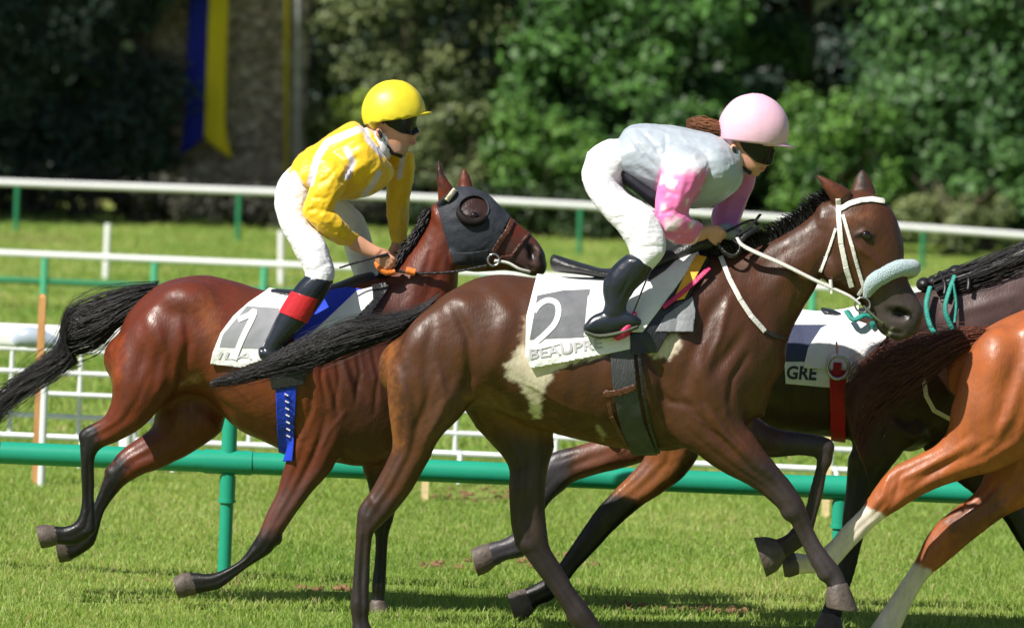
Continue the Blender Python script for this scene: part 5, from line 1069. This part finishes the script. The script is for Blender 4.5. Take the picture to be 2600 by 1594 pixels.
for i, pts in enumerate(([(2150, 790, -.2), (2168, 812, -.24), (2196, 800, -.22), (2230, 815, -.2), (2212, 826, -.22)], [(2362, 728, -.10), (2352, 770, -.145), (2358, 815, -.17), (2376, 848, -.19), (2420, 870, -.18)], [(2424, 700, -.10), (2408, 745, -.14), (2400, 790, -.16), (2420, 840, -.17)], [(2420, 720, -.12), (2428, 770, -.14), (2424, 820, -.16)])):
    mb = MB(); mb.tube([P(x, y, D3 + w) for x, y, w in pts], .012 if i else .016, 8, 4, True, .6); link('strand', mb.mesh('strand', tealm), parent=b)
n_ = root_on('breast_girth', 'cream breast girth curving across the chest of the dark horse', 'breast girth', P(2350, 1000, D3))
o = link('strap', strap(B3, 'strap', [(2346, 960), (2352, 1005), (2372, 1042), (2420, 1068)], 11, .010, simple('cream_strap', (.78, .70, .54), .6), (-9, 0)), parent=n_); solid(o, .004)

# ================================================================== RIDERS
SKIN = attr_mat('skin', .55, .4, .15, 120, (1, 1, 1), .07, 30, .0, .05, bdist=.001); SILK = attr_mat('silk', .42, .45, .35, 22, (1, 1, 1), .05, 12, .2, .06, bdist=.012)
BREECH = simple('breeches_white', (.74, .74, .77), .7, .25, .8, 20, .05, 10, sheen=.1, stretch=(.6, 1, 2.2)); BOOT = simple('boot_leather', (.012, .016, .026), .26, .6, .15, 30, .2, 12); MAROON = simple('boot_red_band', (.50, .02, .03), .28, .5, .2, 30, .1, 20); LENS = simple('goggle_lens', (.006, .006, .008), .3, .35)
def cloth_mesh(name, D, lofts, voxel, mat, amp=.004, folds=(), smooth=6, color=None, ops=(), blobs=(), k=18):
    mb = MB()
    for st in lofts: loft(mb, D, st, k=k)
    for q in blobs: blob(mb, D, *q)
    me = fuse(mb, name, voxel, smooth); v = verts_of(me); n = norms_of(me)
    r = 1 - np.abs(vnoise(v * np.array([1, 1, .55]), 24, 1.3)) ** .7 * 1.9; r2 = 1 - np.abs(vnoise(v, 52, 3.3)) * 1.6
    set_verts(me, v + n * (r * amp + r2 * amp * .45)[:, None])
    if folds: relief(me, D, folds)
    me.materials.append(mat)
    if color is not None: paint(me, D, color, ops, nz=1.5)
    return me
def fist(mb, D, W_, K_, w, s=1, sc=1.0, n_side=1, nf=4):
    """palm between wrist and knuckles; four fingers curl round the rein, thumb on top"""
    W_ = np.array(W_, float); K_ = np.array(K_, float); t = (K_ - W_) / np.linalg.norm(K_ - W_); n = np.array([-t[1], t[0]]) * n_side
    loft(mb, D, [tuple(W_ - n * 11 * sc) + tuple(W_ + n * 11 * sc) + (.019, w), tuple((W_ + K_) / 2 - n * 18 * sc) + tuple((W_ + K_) / 2 + n * 18 * sc) + (.017, w), tuple(K_ - n * 20 * sc) + tuple(K_ + n * 20 * sc) + (.014, w)], 3, 14)
    for i, L in enumerate((.95, 1.05, 1.0, .8)[:nf]):
        o = n * (i - 1.5) * 10.5 * sc; a = K_ + o - t * 3
        pts = [P(*a, D + w), P(*(a + t * 14 * sc * L), D + w - s * .001), P(*(a + t * 21 * sc * L + n * 2), D + w + s * .020), P(*(a + t * 9 * sc * L + n * 3), D + w + s * .033)]
        mb.tube(pts, [.0095, .0088, .0082, .0065], 8, 3)
    a = W_ + t * 10 * sc - n * 14 * sc
    mb.tube([P(*a, D + w), P(*(a + t * 16 * sc - n * 5), D + w + s * .014), P(*(a + t * 30 * sc - n * 1), D + w + s * .022), P(*(a + t * 38 * sc + n * 5), D + w + s * .024)], [.011, .0105, .0095, .007], 8, 3)
def inset(L, d): return [[(r[0] + (r[2] - r[0]) * .1, r[1] + (r[3] - r[1]) * .1, r[2] - (r[2] - r[0]) * .1, r[3] - (r[3] - r[1]) * .1, max(.012, r[4] - d)) + tuple(r[5:]) for r in st] for st in L]
def dome(D, c, rx, ry, rd, pts, off=.004):
    return [P(x, y, D - rd * math.sqrt(max(.05, 1 - ((x - c[0]) / rx) ** 2 - ((y - c[1]) / ry) ** 2)) - off) for x, y in pts]
def helmet(parent, D, c, rx, ry, rd, l0, l1, mat, ang, label, peak, pmat=None):
    mb = MB(); C = P(c[0], c[1], D); sc = D / F; a = math.radians(ang); t = rt * math.cos(a) - up * math.sin(a); nn = rt * math.sin(a) + up * math.cos(a)
    mb.ell(C, (nn * ry * sc, t * rx * sc, np.array([0, rd, 0])), 40, 26)
    me = mb.mesh('helmet', mat); bm = bmesh.new(); bm.from_mesh(me); ra, rb = ray(*l0), ray(*l1); pn = np.cross(ra, rb)
    if pn @ nn > 0: pn = -pn
    pn /= np.linalg.norm(pn)
    # tilt the cutting plane: it holds the sight line through l0-l1, so build it from the world points instead
    A, B = P(*l0, D), P(*l1, D); pn = np.cross((B - A), np.array([0, 1.0, 0])); pn /= np.linalg.norm(pn)
    if pn @ nn > 0: pn = -pn
    bmesh.ops.bisect_plane(bm, geom=bm.verts[:] + bm.edges[:] + bm.faces[:], plane_co=Vector(A), plane_no=Vector(pn), clear_outer=True)
    bm.to_mesh(me); bm.free(); me.polygons.foreach_set('use_smooth', [True] * len(me.polygons))
    v = verts_of(me); n = norms_of(me); rel = v - C; az = np.arctan2(rel @ (t / np.linalg.norm(t)), rel[:, 1]); seam = np.exp(-((((az / (math.pi / 3)) + .5) % 1 - .5) / .035) ** 2); el = (rel @ nn) / (ry * sc)
    set_verts(me, v + n * (vnoise(v, 34, 4) * .0012 + np.maximum(0, 1 - np.abs(vnoise(v, 21, 8)) * 5) * .0012 * (el < .75) - seam * .0016)[:, None])
    o = link('helmet', me, parent=parent); solid(o, .014)
    mid = (A + B) / 2; u = (B - A) / np.linalg.norm(B - A); hx = np.linalg.norm(B - A) / 2 * .93; hb = rd * .95; vv, ff = [], []; M = 22
    for i in range(M + 1):
        f = math.radians(-75 + 150 * i / M)
        for j in range(4):
            e = j / 3; L = peak * math.cos(f) ** 1.3 * e
            vv.append(mid + u * (hx * math.cos(f) + L) + np.array([0, 1, 0]) * hb * math.sin(f) * (1 - .12 * e) - (-pn) * (-.004) - nn * (.002 * e + .006 * e * e))
    for i in range(M):
        for j in range(3): q = i * 4 + j; ff.append((q, q + 4, q + 5, q + 1))
    o2 = link('peak', mesh_from('peak', vv, ff, pmat or mat), parent=o); solid(o2, .008)
    mb = MB(); mb.ell(C + nn * ry * sc, (nn * .004, t * .011, np.array([0, .011, 0])), 12, 5); link('button', mb.mesh('button', mat), parent=o)
    return o
# ---------------- rider in yellow
arm1n = [(800, 395, 900, 425, .07, -.15), (798, 430, 888, 452, .066, -.2), (786, 482, 864, 500, .06, -.22), (768, 530, 848, 532, .054, -.23), (776, 556, 860, 548, .052, -.23), (812, 590, 878, 566, .047, -.22), (848, 615, 894, 585, .041, -.19), (884, 628, 908, 592, .034, -.16)]
arm1f = [(950, 400, 1040, 385, .07, .08), (965, 400, 1052, 395, .075, .13), (978, 435, 1052, 440, .066, .17), (983, 478, 1045, 480, .058, .18), (981, 522, 1039, 530, .053, .18), (987, 575, 1036, 580, .045, .15), (995, 614, 1032, 614, .036, .11)]
torso1 = [(738, 425, 778, 500, .155), (762, 392, 832, 510, .168), (812, 357, 895, 505, .185), (858, 328, 948, 492, .2), (886, 312, 985, 468, .195), (905, 312, 1000, 436, .15), (925, 330, 985, 408, .075)]
head1r = [(965, 232, 1032, 232, .05), (950, 254, 1046, 256, .066), (947, 285, 1056, 288, .075), (952, 312, 1052, 315, .074), (957, 330, 1047, 334, .07), (964, 350, 1044, 352, .062), (975, 370, 1040, 372, .052), (990, 388, 1034, 388, .04), (1004, 396, 1026, 395, .025)]
neckr1 = [(948, 300, 1005, 350, .058), (930, 322, 996, 385, .062), (905, 345, 985, 415, .07)]
nose1 = [(1040, 318, 1052, 318, .012), (1042, 334, 1060, 334, .014), (1040, 346, 1062, 346, .018), (1040, 352, 1052, 353, .014)]
hip1 = [(742, 420, 800, 480, .15), (712, 452, 800, 515, .165), (698, 495, 796, 560, .17), (706, 545, 780, 590, .15)]
thn1 = [(712, 450, 795, 490, .09, -.08), (697, 505, 788, 548, .098, -.13), (706, 560, 806, 582, .094, -.19), (732, 612, 826, 612, .085, -.25), (752, 650, 838, 648, .075, -.28), (772, 685, 850, 692, .068, -.30), (775, 706, 842, 722, .058, -.31)]
thf1 = [(790, 470, 870, 500, .09, .1), (838, 530, 922, 550, .09, .18), (866, 600, 945, 612, .08, .24), (884, 660, 960, 672, .07, .28), (900, 700, 970, 715, .06, .29)]
bt1 = [(775, 700, 845, 722, .062, -.31), (752, 725, 824, 758, .058, -.315), (725, 765, 792, 805, .055, -.31), (702, 805, 765, 835, .05, -.31), (684, 842, 735, 862, .044, -.31), (672, 870, 716, 882, .040, -.31), (668, 890, 712, 906, .038, -.31)]
ft1 = [(664, 880, 666, 914, .034, -.31), (690, 884, 692, 918, .04, -.31), (725, 894, 727, 920, .042, -.315), (756, 904, 758, 920, .03, -.31)]
bt1f = [(900, 690, 985, 712, .06, .30), (885, 735, 955, 760, .056, .30), (850, 780, 910, 810, .05, .30), (825, 825, 872, 845, .042, .30), (812, 862, 856, 872, .04, .3)]; ft1f = [(806, 860, 808, 892, .034, .3), (850, 868, 852, 898, .04, .3), (896, 884, 898, 900, .03, .3)]
def rider(label, D, face, body_l, hands, skin_ops, noseblobs, base):
    mb = MB()
    for st in inset(body_l, .022): loft(mb, D, st, k=14)
    for st in face: loft(mb, D, st, k=20)
    for h in hands: fist(mb, D, *h)
    for q in noseblobs: blob(mb, D, *q)
    me = fuse(mb, 'body', .0042, 2, .5); paint(me, D, (.60, .30, .19), skin_ops, nz=1); me.materials.append(SKIN)
    info = bodyinfo(me, D); o = link('person', me, base); tag(o, label, 'person'); return o, info
p1, I1 = rider('rider in yellow and lilac silks with a yellow helmet, crouching over the hooded bay', D1, [head1r, neckr1, nose1, [(888, 632, 912, 596, .028, -.155), (922, 648, 942, 616, .024, -.15), (948, 656, 968, 630, .022, -.15)], [(998, 600, 1028, 600, .028, .12), (992, 622, 1018, 624, .024, .1)]],
    [torso1, arm1n, arm1f, hip1, thn1, thf1, bt1, ft1, bt1f, ft1f], [((950, 640), (982, 664), -.15, 1, 1.0, 1), ((1006, 618), (1000, 650), .09, -1, .9, 1)],
    [('line', [(1044, 362), (1056, 361)], (.50, .16, .14), 3, (-9, 9), 3), ('line', [(1040, 345), (1062, 345)], (.66, .32, .24), 6, (-9, 9), 5), ('poly', [(985, 366), (1045, 370), (1030, 400), (990, 392)], (.5, .29, .22), 6), ('line', [(1010, 340), (1030, 350)], (.68, .34, .26), 8, (-9, 9), 8)],
    [(962, 338, -.074, 9, 13, .008), (962, 338, .074, 9, 13, .008), (1050, 358, 0, 7, 3.5, .02), (1049, 365, 0, 7, 3.5, .018), (1020, 392, 0, 12, 9, .022), (1044, 318, 0, 8, 10, .035), (1030, 340, -.04, 12, 9, .02), (1030, 340, .04, 12, 9, .02)], P(760, 700, D1))
YL = (.80, .50, .012); LL = (.62, .56, .62)
jm = cloth_mesh('jersey', D1, [torso1, arm1n, arm1f], .006, SILK, .0035, [([(905, 400), (880, 440), (868, 470)], 8, -.012, -1), ([(860, 420), (830, 455), (800, 470)], 6, -.008, -1), ([(770, 540), (800, 530), (850, 540)], 6, -.006, -1), ([(800, 560), (840, 580), (880, 600)], 5, -.005, -1), ([(770, 400), (830, 440), (880, 470)], 8, -.005, 0), ([(790, 500), (830, 505)], 5, -.006, -1), ([(940, 440), (930, 480)], 8, -.006, 0), ([(990, 520), (1035, 525)], 6, -.006, 1)],
    6, YL, [('line', [(918, 326), (870, 345), (830, 362), (806, 400), (788, 465)], LL, 3, (-.4, .02), 9), ('line', [(880, 380), (896, 412), (882, 450)], LL, 3, (-.4, .02), 8), ('line', [(962, 440), (945, 470), (925, 495)], LL, 3, (-.4, .4), 8), ('line', [(1024, 395), (1014, 450)], LL, 3, (-.4, .4), 7),
           ('line', [(745, 440), (770, 480)], LL, 3, (-.4, .4), 7), ('line', [(925, 322), (935, 355), (968, 392)], (.7, .66, .72), 3, (-.4, .4), 7)])
link('jersey', jm, parent=p1)
link('breeches', cloth_mesh('breeches', D1, [hip1, thn1, thf1], .006, BREECH, .002, [([(716, 500), (740, 510), (770, 500)], 5, -.003, -1), ([(730, 600), (780, 596)], 5, -.003, -1), ([(790, 690), (830, 670)], 5, -.005, -1)]), parent=p1)
bo = link('boot', cloth_mesh('boot', D1, [bt1, ft1], .005, BOOT, .0006), parent=p1); bi = bodyinfo(cloth_mesh('tmpb', D1, [bt1, ft1], .005, BOOT, .0006), D1)
o = link('band', cut_shell(bi, 'band', [(738, 738), (808, 762), (780, 822), (704, 790)], .004, .003, MAROON), parent=bo); solid(o, .003)
link('boot', cloth_mesh('boot', D1, [bt1f, ft1f], .006, BOOT, .0006), parent=p1)
YH = simple('helmet_yellow', (.76, .62, .03), .4, .45, .15, 30, .04, 12)
hm = helmet(p1, D1, (999, 285), 73, 74, .104, (927, 315), (1071, 291), YH, 8, 'yellow', .056)
link('neck_guard', cloth_mesh('neck_guard', D1, [[(924, 290, 970, 300, .075), (928, 306, 962, 320, .07), (936, 318, 958, 330, .06)]], .006, YH, .001), parent=p1)
o = link('strap', strap(I1, 'strap', [(960, 330), (976, 362), (996, 390), (1020, 398)], 8, .005, blackl), parent=p1); o.name = 'chin_strap'; solid(o, .004)
o = link('goggles', cut_shell(I1, 'goggles', [(966, 302), (1000, 288), (1070, 282), (1070, 332), (1048, 344), (1018, 338), (985, 320)], .008, .006, LENS), parent=p1); solid(o, .007)
mb = MB(); mb.tube(dome(D1, (999, 285), 73, 74, .104, [(932, 262), (939, 273), (948, 286), (959, 299), (968, 309)]) + [P(976, 314, D1 - .092)], .006, 8, 3, True, .5); o = link('goggle_strap', mb.mesh('goggle_strap', blackl), parent=p1)
link('collar', cloth_mesh('collar', D1, [[(936, 330, 1000, 352, .064), (932, 340, 998, 385, .068), (930, 352, 990, 402, .074)]], .005, simple('collar_white', (.78, .76, .8), .6), .001), parent=p1)
# ---------------- rider in grey and pink
torso2 = [(1566, 358, 1582, 455, .15), (1598, 320, 1625, 480, .165), (1650, 315, 1675, 510, .178), (1714, 320, 1745, 528, .19), (1768, 330, 1806, 524, .2), (1806, 338, 1856, 496, .195), (1832, 350, 1884, 462, .14), (1850, 362, 1886, 430, .08)]
arm2n = [(1712, 372, 1806, 412, .075, -.15), (1688, 410, 1800, 432, .07, -.2), (1672, 458, 1784, 462, .065, -.225), (1665, 512, 1756, 516, .06, -.235), (1664, 556, 1748, 540, .054, -.235), (1684, 598, 1756, 555, .05, -.23), (1715, 618, 1770, 560, .046, -.2), (1758, 622, 1782, 566, .038, -.16)]
arm2f = [(1815, 415, 1905, 425, .07, .09), (1830, 422, 1918, 432, .075, .14), (1832, 458, 1916, 465, .066, .19), (1822, 505, 1898, 512, .058, .2), (1806, 548, 1880, 560, .055, .19), (1812, 585, 1880, 585, .045, .14), (1830, 605, 1876, 600, .036, .1)]
head2r = [(1876, 258, 1948, 256, .05), (1858, 282, 1966, 280, .066), (1848, 310, 1978, 308, .075), (1842, 340, 1978, 346, .077), (1848, 362, 1966, 370, .074), (1856, 385, 1954, 394, .068), (1866, 405, 1946, 412, .06), (1880, 424, 1938, 430, .048), (1898, 438, 1928, 441, .03)]
neckr2 = [(1850, 325, 1895, 400, .057), (1830, 338, 1880, 425, .06), (1805, 345, 1850, 430, .065)]
nose2 = [(1952, 385, 1962, 386, .012), (1946, 402, 1960, 403, .014), (1938, 416, 1955, 418, .018), (1932, 422, 1944, 424, .014)]
hip2 = [(1572, 352, 1584, 450, .15), (1532, 358, 1578, 478, .165), (1498, 383, 1566, 505, .17), (1480, 430, 1560, 530, .155)]
thn2 = [(1490, 390, 1575, 470, .09, -.07), (1477, 445, 1592, 490, .1, -.13), (1496, 500, 1625, 510, .098, -.2), (1532, 548, 1656, 532, .09, -.25), (1566, 582, 1676, 566, .084, -.28), (1590, 618, 1690, 606, .076, -.30), (1598, 648, 1688, 645, .068, -.315), (1592, 668, 1655, 684, .06, -.32)]
thf2 = [(1500, 400, 1580, 470, .09, .07), (1530, 500, 1640, 520, .095, .2), (1580, 570, 1690, 560, .085, .27), (1620, 625, 1715, 610, .072, .30), (1625, 660, 1695, 660, .06, .30)]
bt2 = [(1582, 652, 1658, 680, .064, -.325), (1554, 678, 1640, 711, .055, -.33), (1532, 712, 1614, 735, .050, -.33), (1530, 742, 1598, 758, .043, -.33), (1535, 770, 1590, 778, .042, -.33), (1528, 795, 1592, 798, .040, -.33)]
ft2 = [(1486, 822, 1488, 844, .028, -.33), (1504, 802, 1508, 850, .034, -.33), (1540, 788, 1548, 850, .038, -.33), (1580, 788, 1586, 838, .038, -.33), (1608, 796, 1612, 832, .038, -.33), (1622, 806, 1624, 826, .028, -.33)]
bt2f = [(1620, 640, 1700, 665, .062, .32), (1590, 680, 1670, 712, .058, .32), (1565, 730, 1635, 752, .05, .32), (1560, 775, 1612, 782, .04, .32)]; ft2f = [(1530, 800, 1532, 835, .034, .32), (1575, 785, 1580, 845, .044, .32), (1640, 800, 1644, 832, .036, .32)]
p2, I2 = rider('rider in grey silks with pink sleeves and pale pink helmet, leaning forward', D2, [head2r, neckr2, nose2, [(1768, 616, 1786, 572, .028, -.15), (1788, 610, 1800, 574, .022, -.14)], [(1840, 598, 1872, 594, .026, .09), (1850, 612, 1876, 604, .022, .06)]],
    [torso2, arm2n, arm2f, hip2, thn2, thf2, bt2, ft2, bt2f, ft2f], [((1796, 582), (1816, 596), -.14, 1, 1.05, 1), ((1850, 592), (1868, 606), .05, -1, 1.0, 1)],
    [('line', [(1930, 428), (1944, 430)], (.50, .16, .14), 3, (-9, 9), 3), ('line', [(1895, 405), (1915, 412)], (.70, .34, .26), 8, (-9, 9), 8)],
    [(1862, 378, -.076, 9, 13, .008), (1862, 378, .076, 9, 13, .008), (1938, 427, 0, 7, 3.5, .02), (1934, 433, 0, 7, 3.5, .018), (1920, 436, 0, 12, 8, .022), (1956, 388, 0, 8, 8, .03), (1925, 400, -.04, 12, 9, .02), (1925, 400, .04, 12, 9, .02)], P(1620, 690, D2))
GS = (.37, .42, .48); PK = (.78, .17, .42); PW = (.85, .68, .76)
jm = cloth_mesh('jersey', D2, [torso2, arm2n, arm2f], .006, SILK, .0024, [([(1590, 330), (1640, 400), (1680, 440)], 6, -.008, -1), ([(1620, 325), (1665, 370), (1680, 410)], 6, -.007, -1), ([(1690, 330), (1690, 380)], 6, -.006, -1), ([(1800, 420), (1770, 470), (1752, 510)], 7, -.012, -1), ([(1670, 545), (1710, 535), (1745, 545)], 6, -.007, -1), ([(1690, 480), (1730, 500)], 6, -.006, -1), ([(1740, 430), (1730, 480), (1720, 520)], 8, .006, -1), ([(1700, 590), (1750, 600)], 5, -.006, -1), ([(1590, 400), (1660, 460), (1670, 490)], 9, -.007, -1)],
    6, GS, [('poly', [(1690, 400), (1800, 428), (1786, 470), (1756, 525), (1790, 565), (1790, 640), (1700, 635), (1650, 590), (1655, 500), (1670, 450)], PK, 9, (-.4, -.10)), ('patch', [(1690, 410), (1790, 428), (1780, 500), (1740, 530), (1780, 570), (1780, 630), (1700, 630), (1650, 590), (1655, 500)], PW, 11.0, (-.4, -.1)), ('poly', [(1670, 395), (1800, 395), (1800, 425), (1740, 440), (1690, 440)], (.60, .62, .68), 16, (-.4, -.1)), ('poly', [(1828, 446), (1925, 440), (1925, 480), (1885, 640), (1790, 640), (1790, 540)], (.70, .22, .52), 8, (.08, .5))])
link('jersey', jm, parent=p2)
link('undershirt', cloth_mesh('undershirt', D2, [[(1570, 400, 1575, 462, .13), (1600, 430, 1618, 492, .14), (1640, 460, 1662, 530, .14), (1690, 490, 1715, 545, .12)]], .008, simple('black_cloth', (.015, .015, .025), .8), .001), parent=p2)
link('breeches', cloth_mesh('breeches', D2, [hip2, thn2, thf2], .006, BREECH, .0022, [([(1500, 400), (1520, 440), (1560, 470)], 6, -.003, -1), ([(1545, 560), (1600, 548)], 5, -.003, -1), ([(1600, 640), (1650, 625), (1684, 630)], 5, -.004, -1), ([(1480, 470), (1540, 490), (1590, 490)], 8, -.003, -1)]), parent=p2)
link('boot', cloth_mesh('boot', D2, [bt2, ft2], .005, BOOT, .0006, [([(1545, 700), (1545, 760)], 5, -.004, -1), ([(1600, 700), (1570, 760)], 5, -.004, -1)]), parent=p2); link('boot', cloth_mesh('boot', D2, [bt2f, ft2f], .007, BOOT, .0006), parent=p2)
PH = attr_mat('helmet_pink', .35, .45, .1, 30, (1, 1, 1), .03, 8, 0, .03)
PH = simple('helmet_pale_pink', (.76, .47, .60), .4, .4, .12, 30, .05, 9)
hm = helmet(p2, D2, (1914, 327), 82, 81, .106, (1832, 350), (1993, 372), PH, 6, 'pink', .050)
link('neck_guard', cloth_mesh('neck_guard', D2, [[(1828, 322, 1880, 336, .08), (1832, 342, 1872, 356, .078), (1842, 358, 1868, 370, .07)]], .006, PH, .001), parent=p2)
mb = MB(); pth = [(1846, 352, 1850, 372, .03), (1826, 308, 1830, 350, .045), (1795, 300, 1795, 342, .045), (1765, 298, 1762, 334, .035), (1742, 306, 1742, 322, .015)]
strands(mb, hair_path(D2, pth[1:]), 170, .0022, 5, .012, fringe=.35); loft(mb, D2, pth[1:4], 3, 10, scale=.7); link('ponytail', mb.mesh('ponytail', simple('brown_hair', (.20, .075, .03), .5, .5, .4, 200, .3, 60)), parent=p2)
o = link('chin_strap', strap(I2, 'chin_strap', [(1862, 372), (1868, 398), (1880, 425), (1905, 440)], 9, .005, blackl), parent=p2); solid(o, .004)
o = link('goggles', cut_shell(I2, 'goggles', [(1872, 352), (1915, 350), (1992, 370), (1980, 404), (1950, 420), (1920, 412), (1888, 382)], .008, .006, LENS), parent=p2); solid(o, .007)
mb = MB(); mb.tube(dome(D2, (1914, 327), 82, 81, .106, [(1851, 292), (1857, 306), (1864, 321), (1871, 336), (1878, 350)]) + [P(1880, 360, D2 - .098)], .006, 8, 3, True, .5); link('goggle_strap', mb.mesh('goggle_strap', blackl), parent=p2)
link('glove', cloth_mesh('glove', D2, [[(1828, 572, 1832, 606, .03, -.02), (1846, 566, 1852, 610, .036, -.02), (1864, 574, 1870, 608, .03, -.02)]], .005, simple('grey_knit', (.30, .33, .37), .8, .2, .6, 120), .003), parent=p2)
mb = MB(); mb.tube(dome(D2, (1914, 327), 82, 81, .106, [(1880, 351), (1900, 355), (1925, 359), (1950, 364), (1972, 369)], .006), .007, 8, 3, True, .6); link('helmet_trim', mb.mesh('helmet_trim', simple('cream_trim', (.82, .66, .42), .5)), parent=hm)
mb = MB(); loft(mb, D2, [(1486, 836, 1488, 850, .03, -.33), (1520, 846, 1524, 860, .036, -.33), (1570, 838, 1574, 852, .038, -.33), (1616, 822, 1620, 834, .034, -.33)], 3, 14); link('sole', mb.mesh('sole', simple('boot_sole', (.06, .07, .045), .7)), parent=p2)
# whip held by the rider in yellow
mb = MB(); mb.tube([P(862, 680, D1 - .24), P(900, 668, D1 - .21), P(945, 655, D1 - .19), P(985, 646, D1 - .16)], [.004, .005, .006, .008], 8, 3); tag(link('riding_whip', mb.mesh('riding_whip', blackl), P(945, 655, D1 - .19)), 'thin dark riding whip in the near hand of the rider in yellow', 'whip')
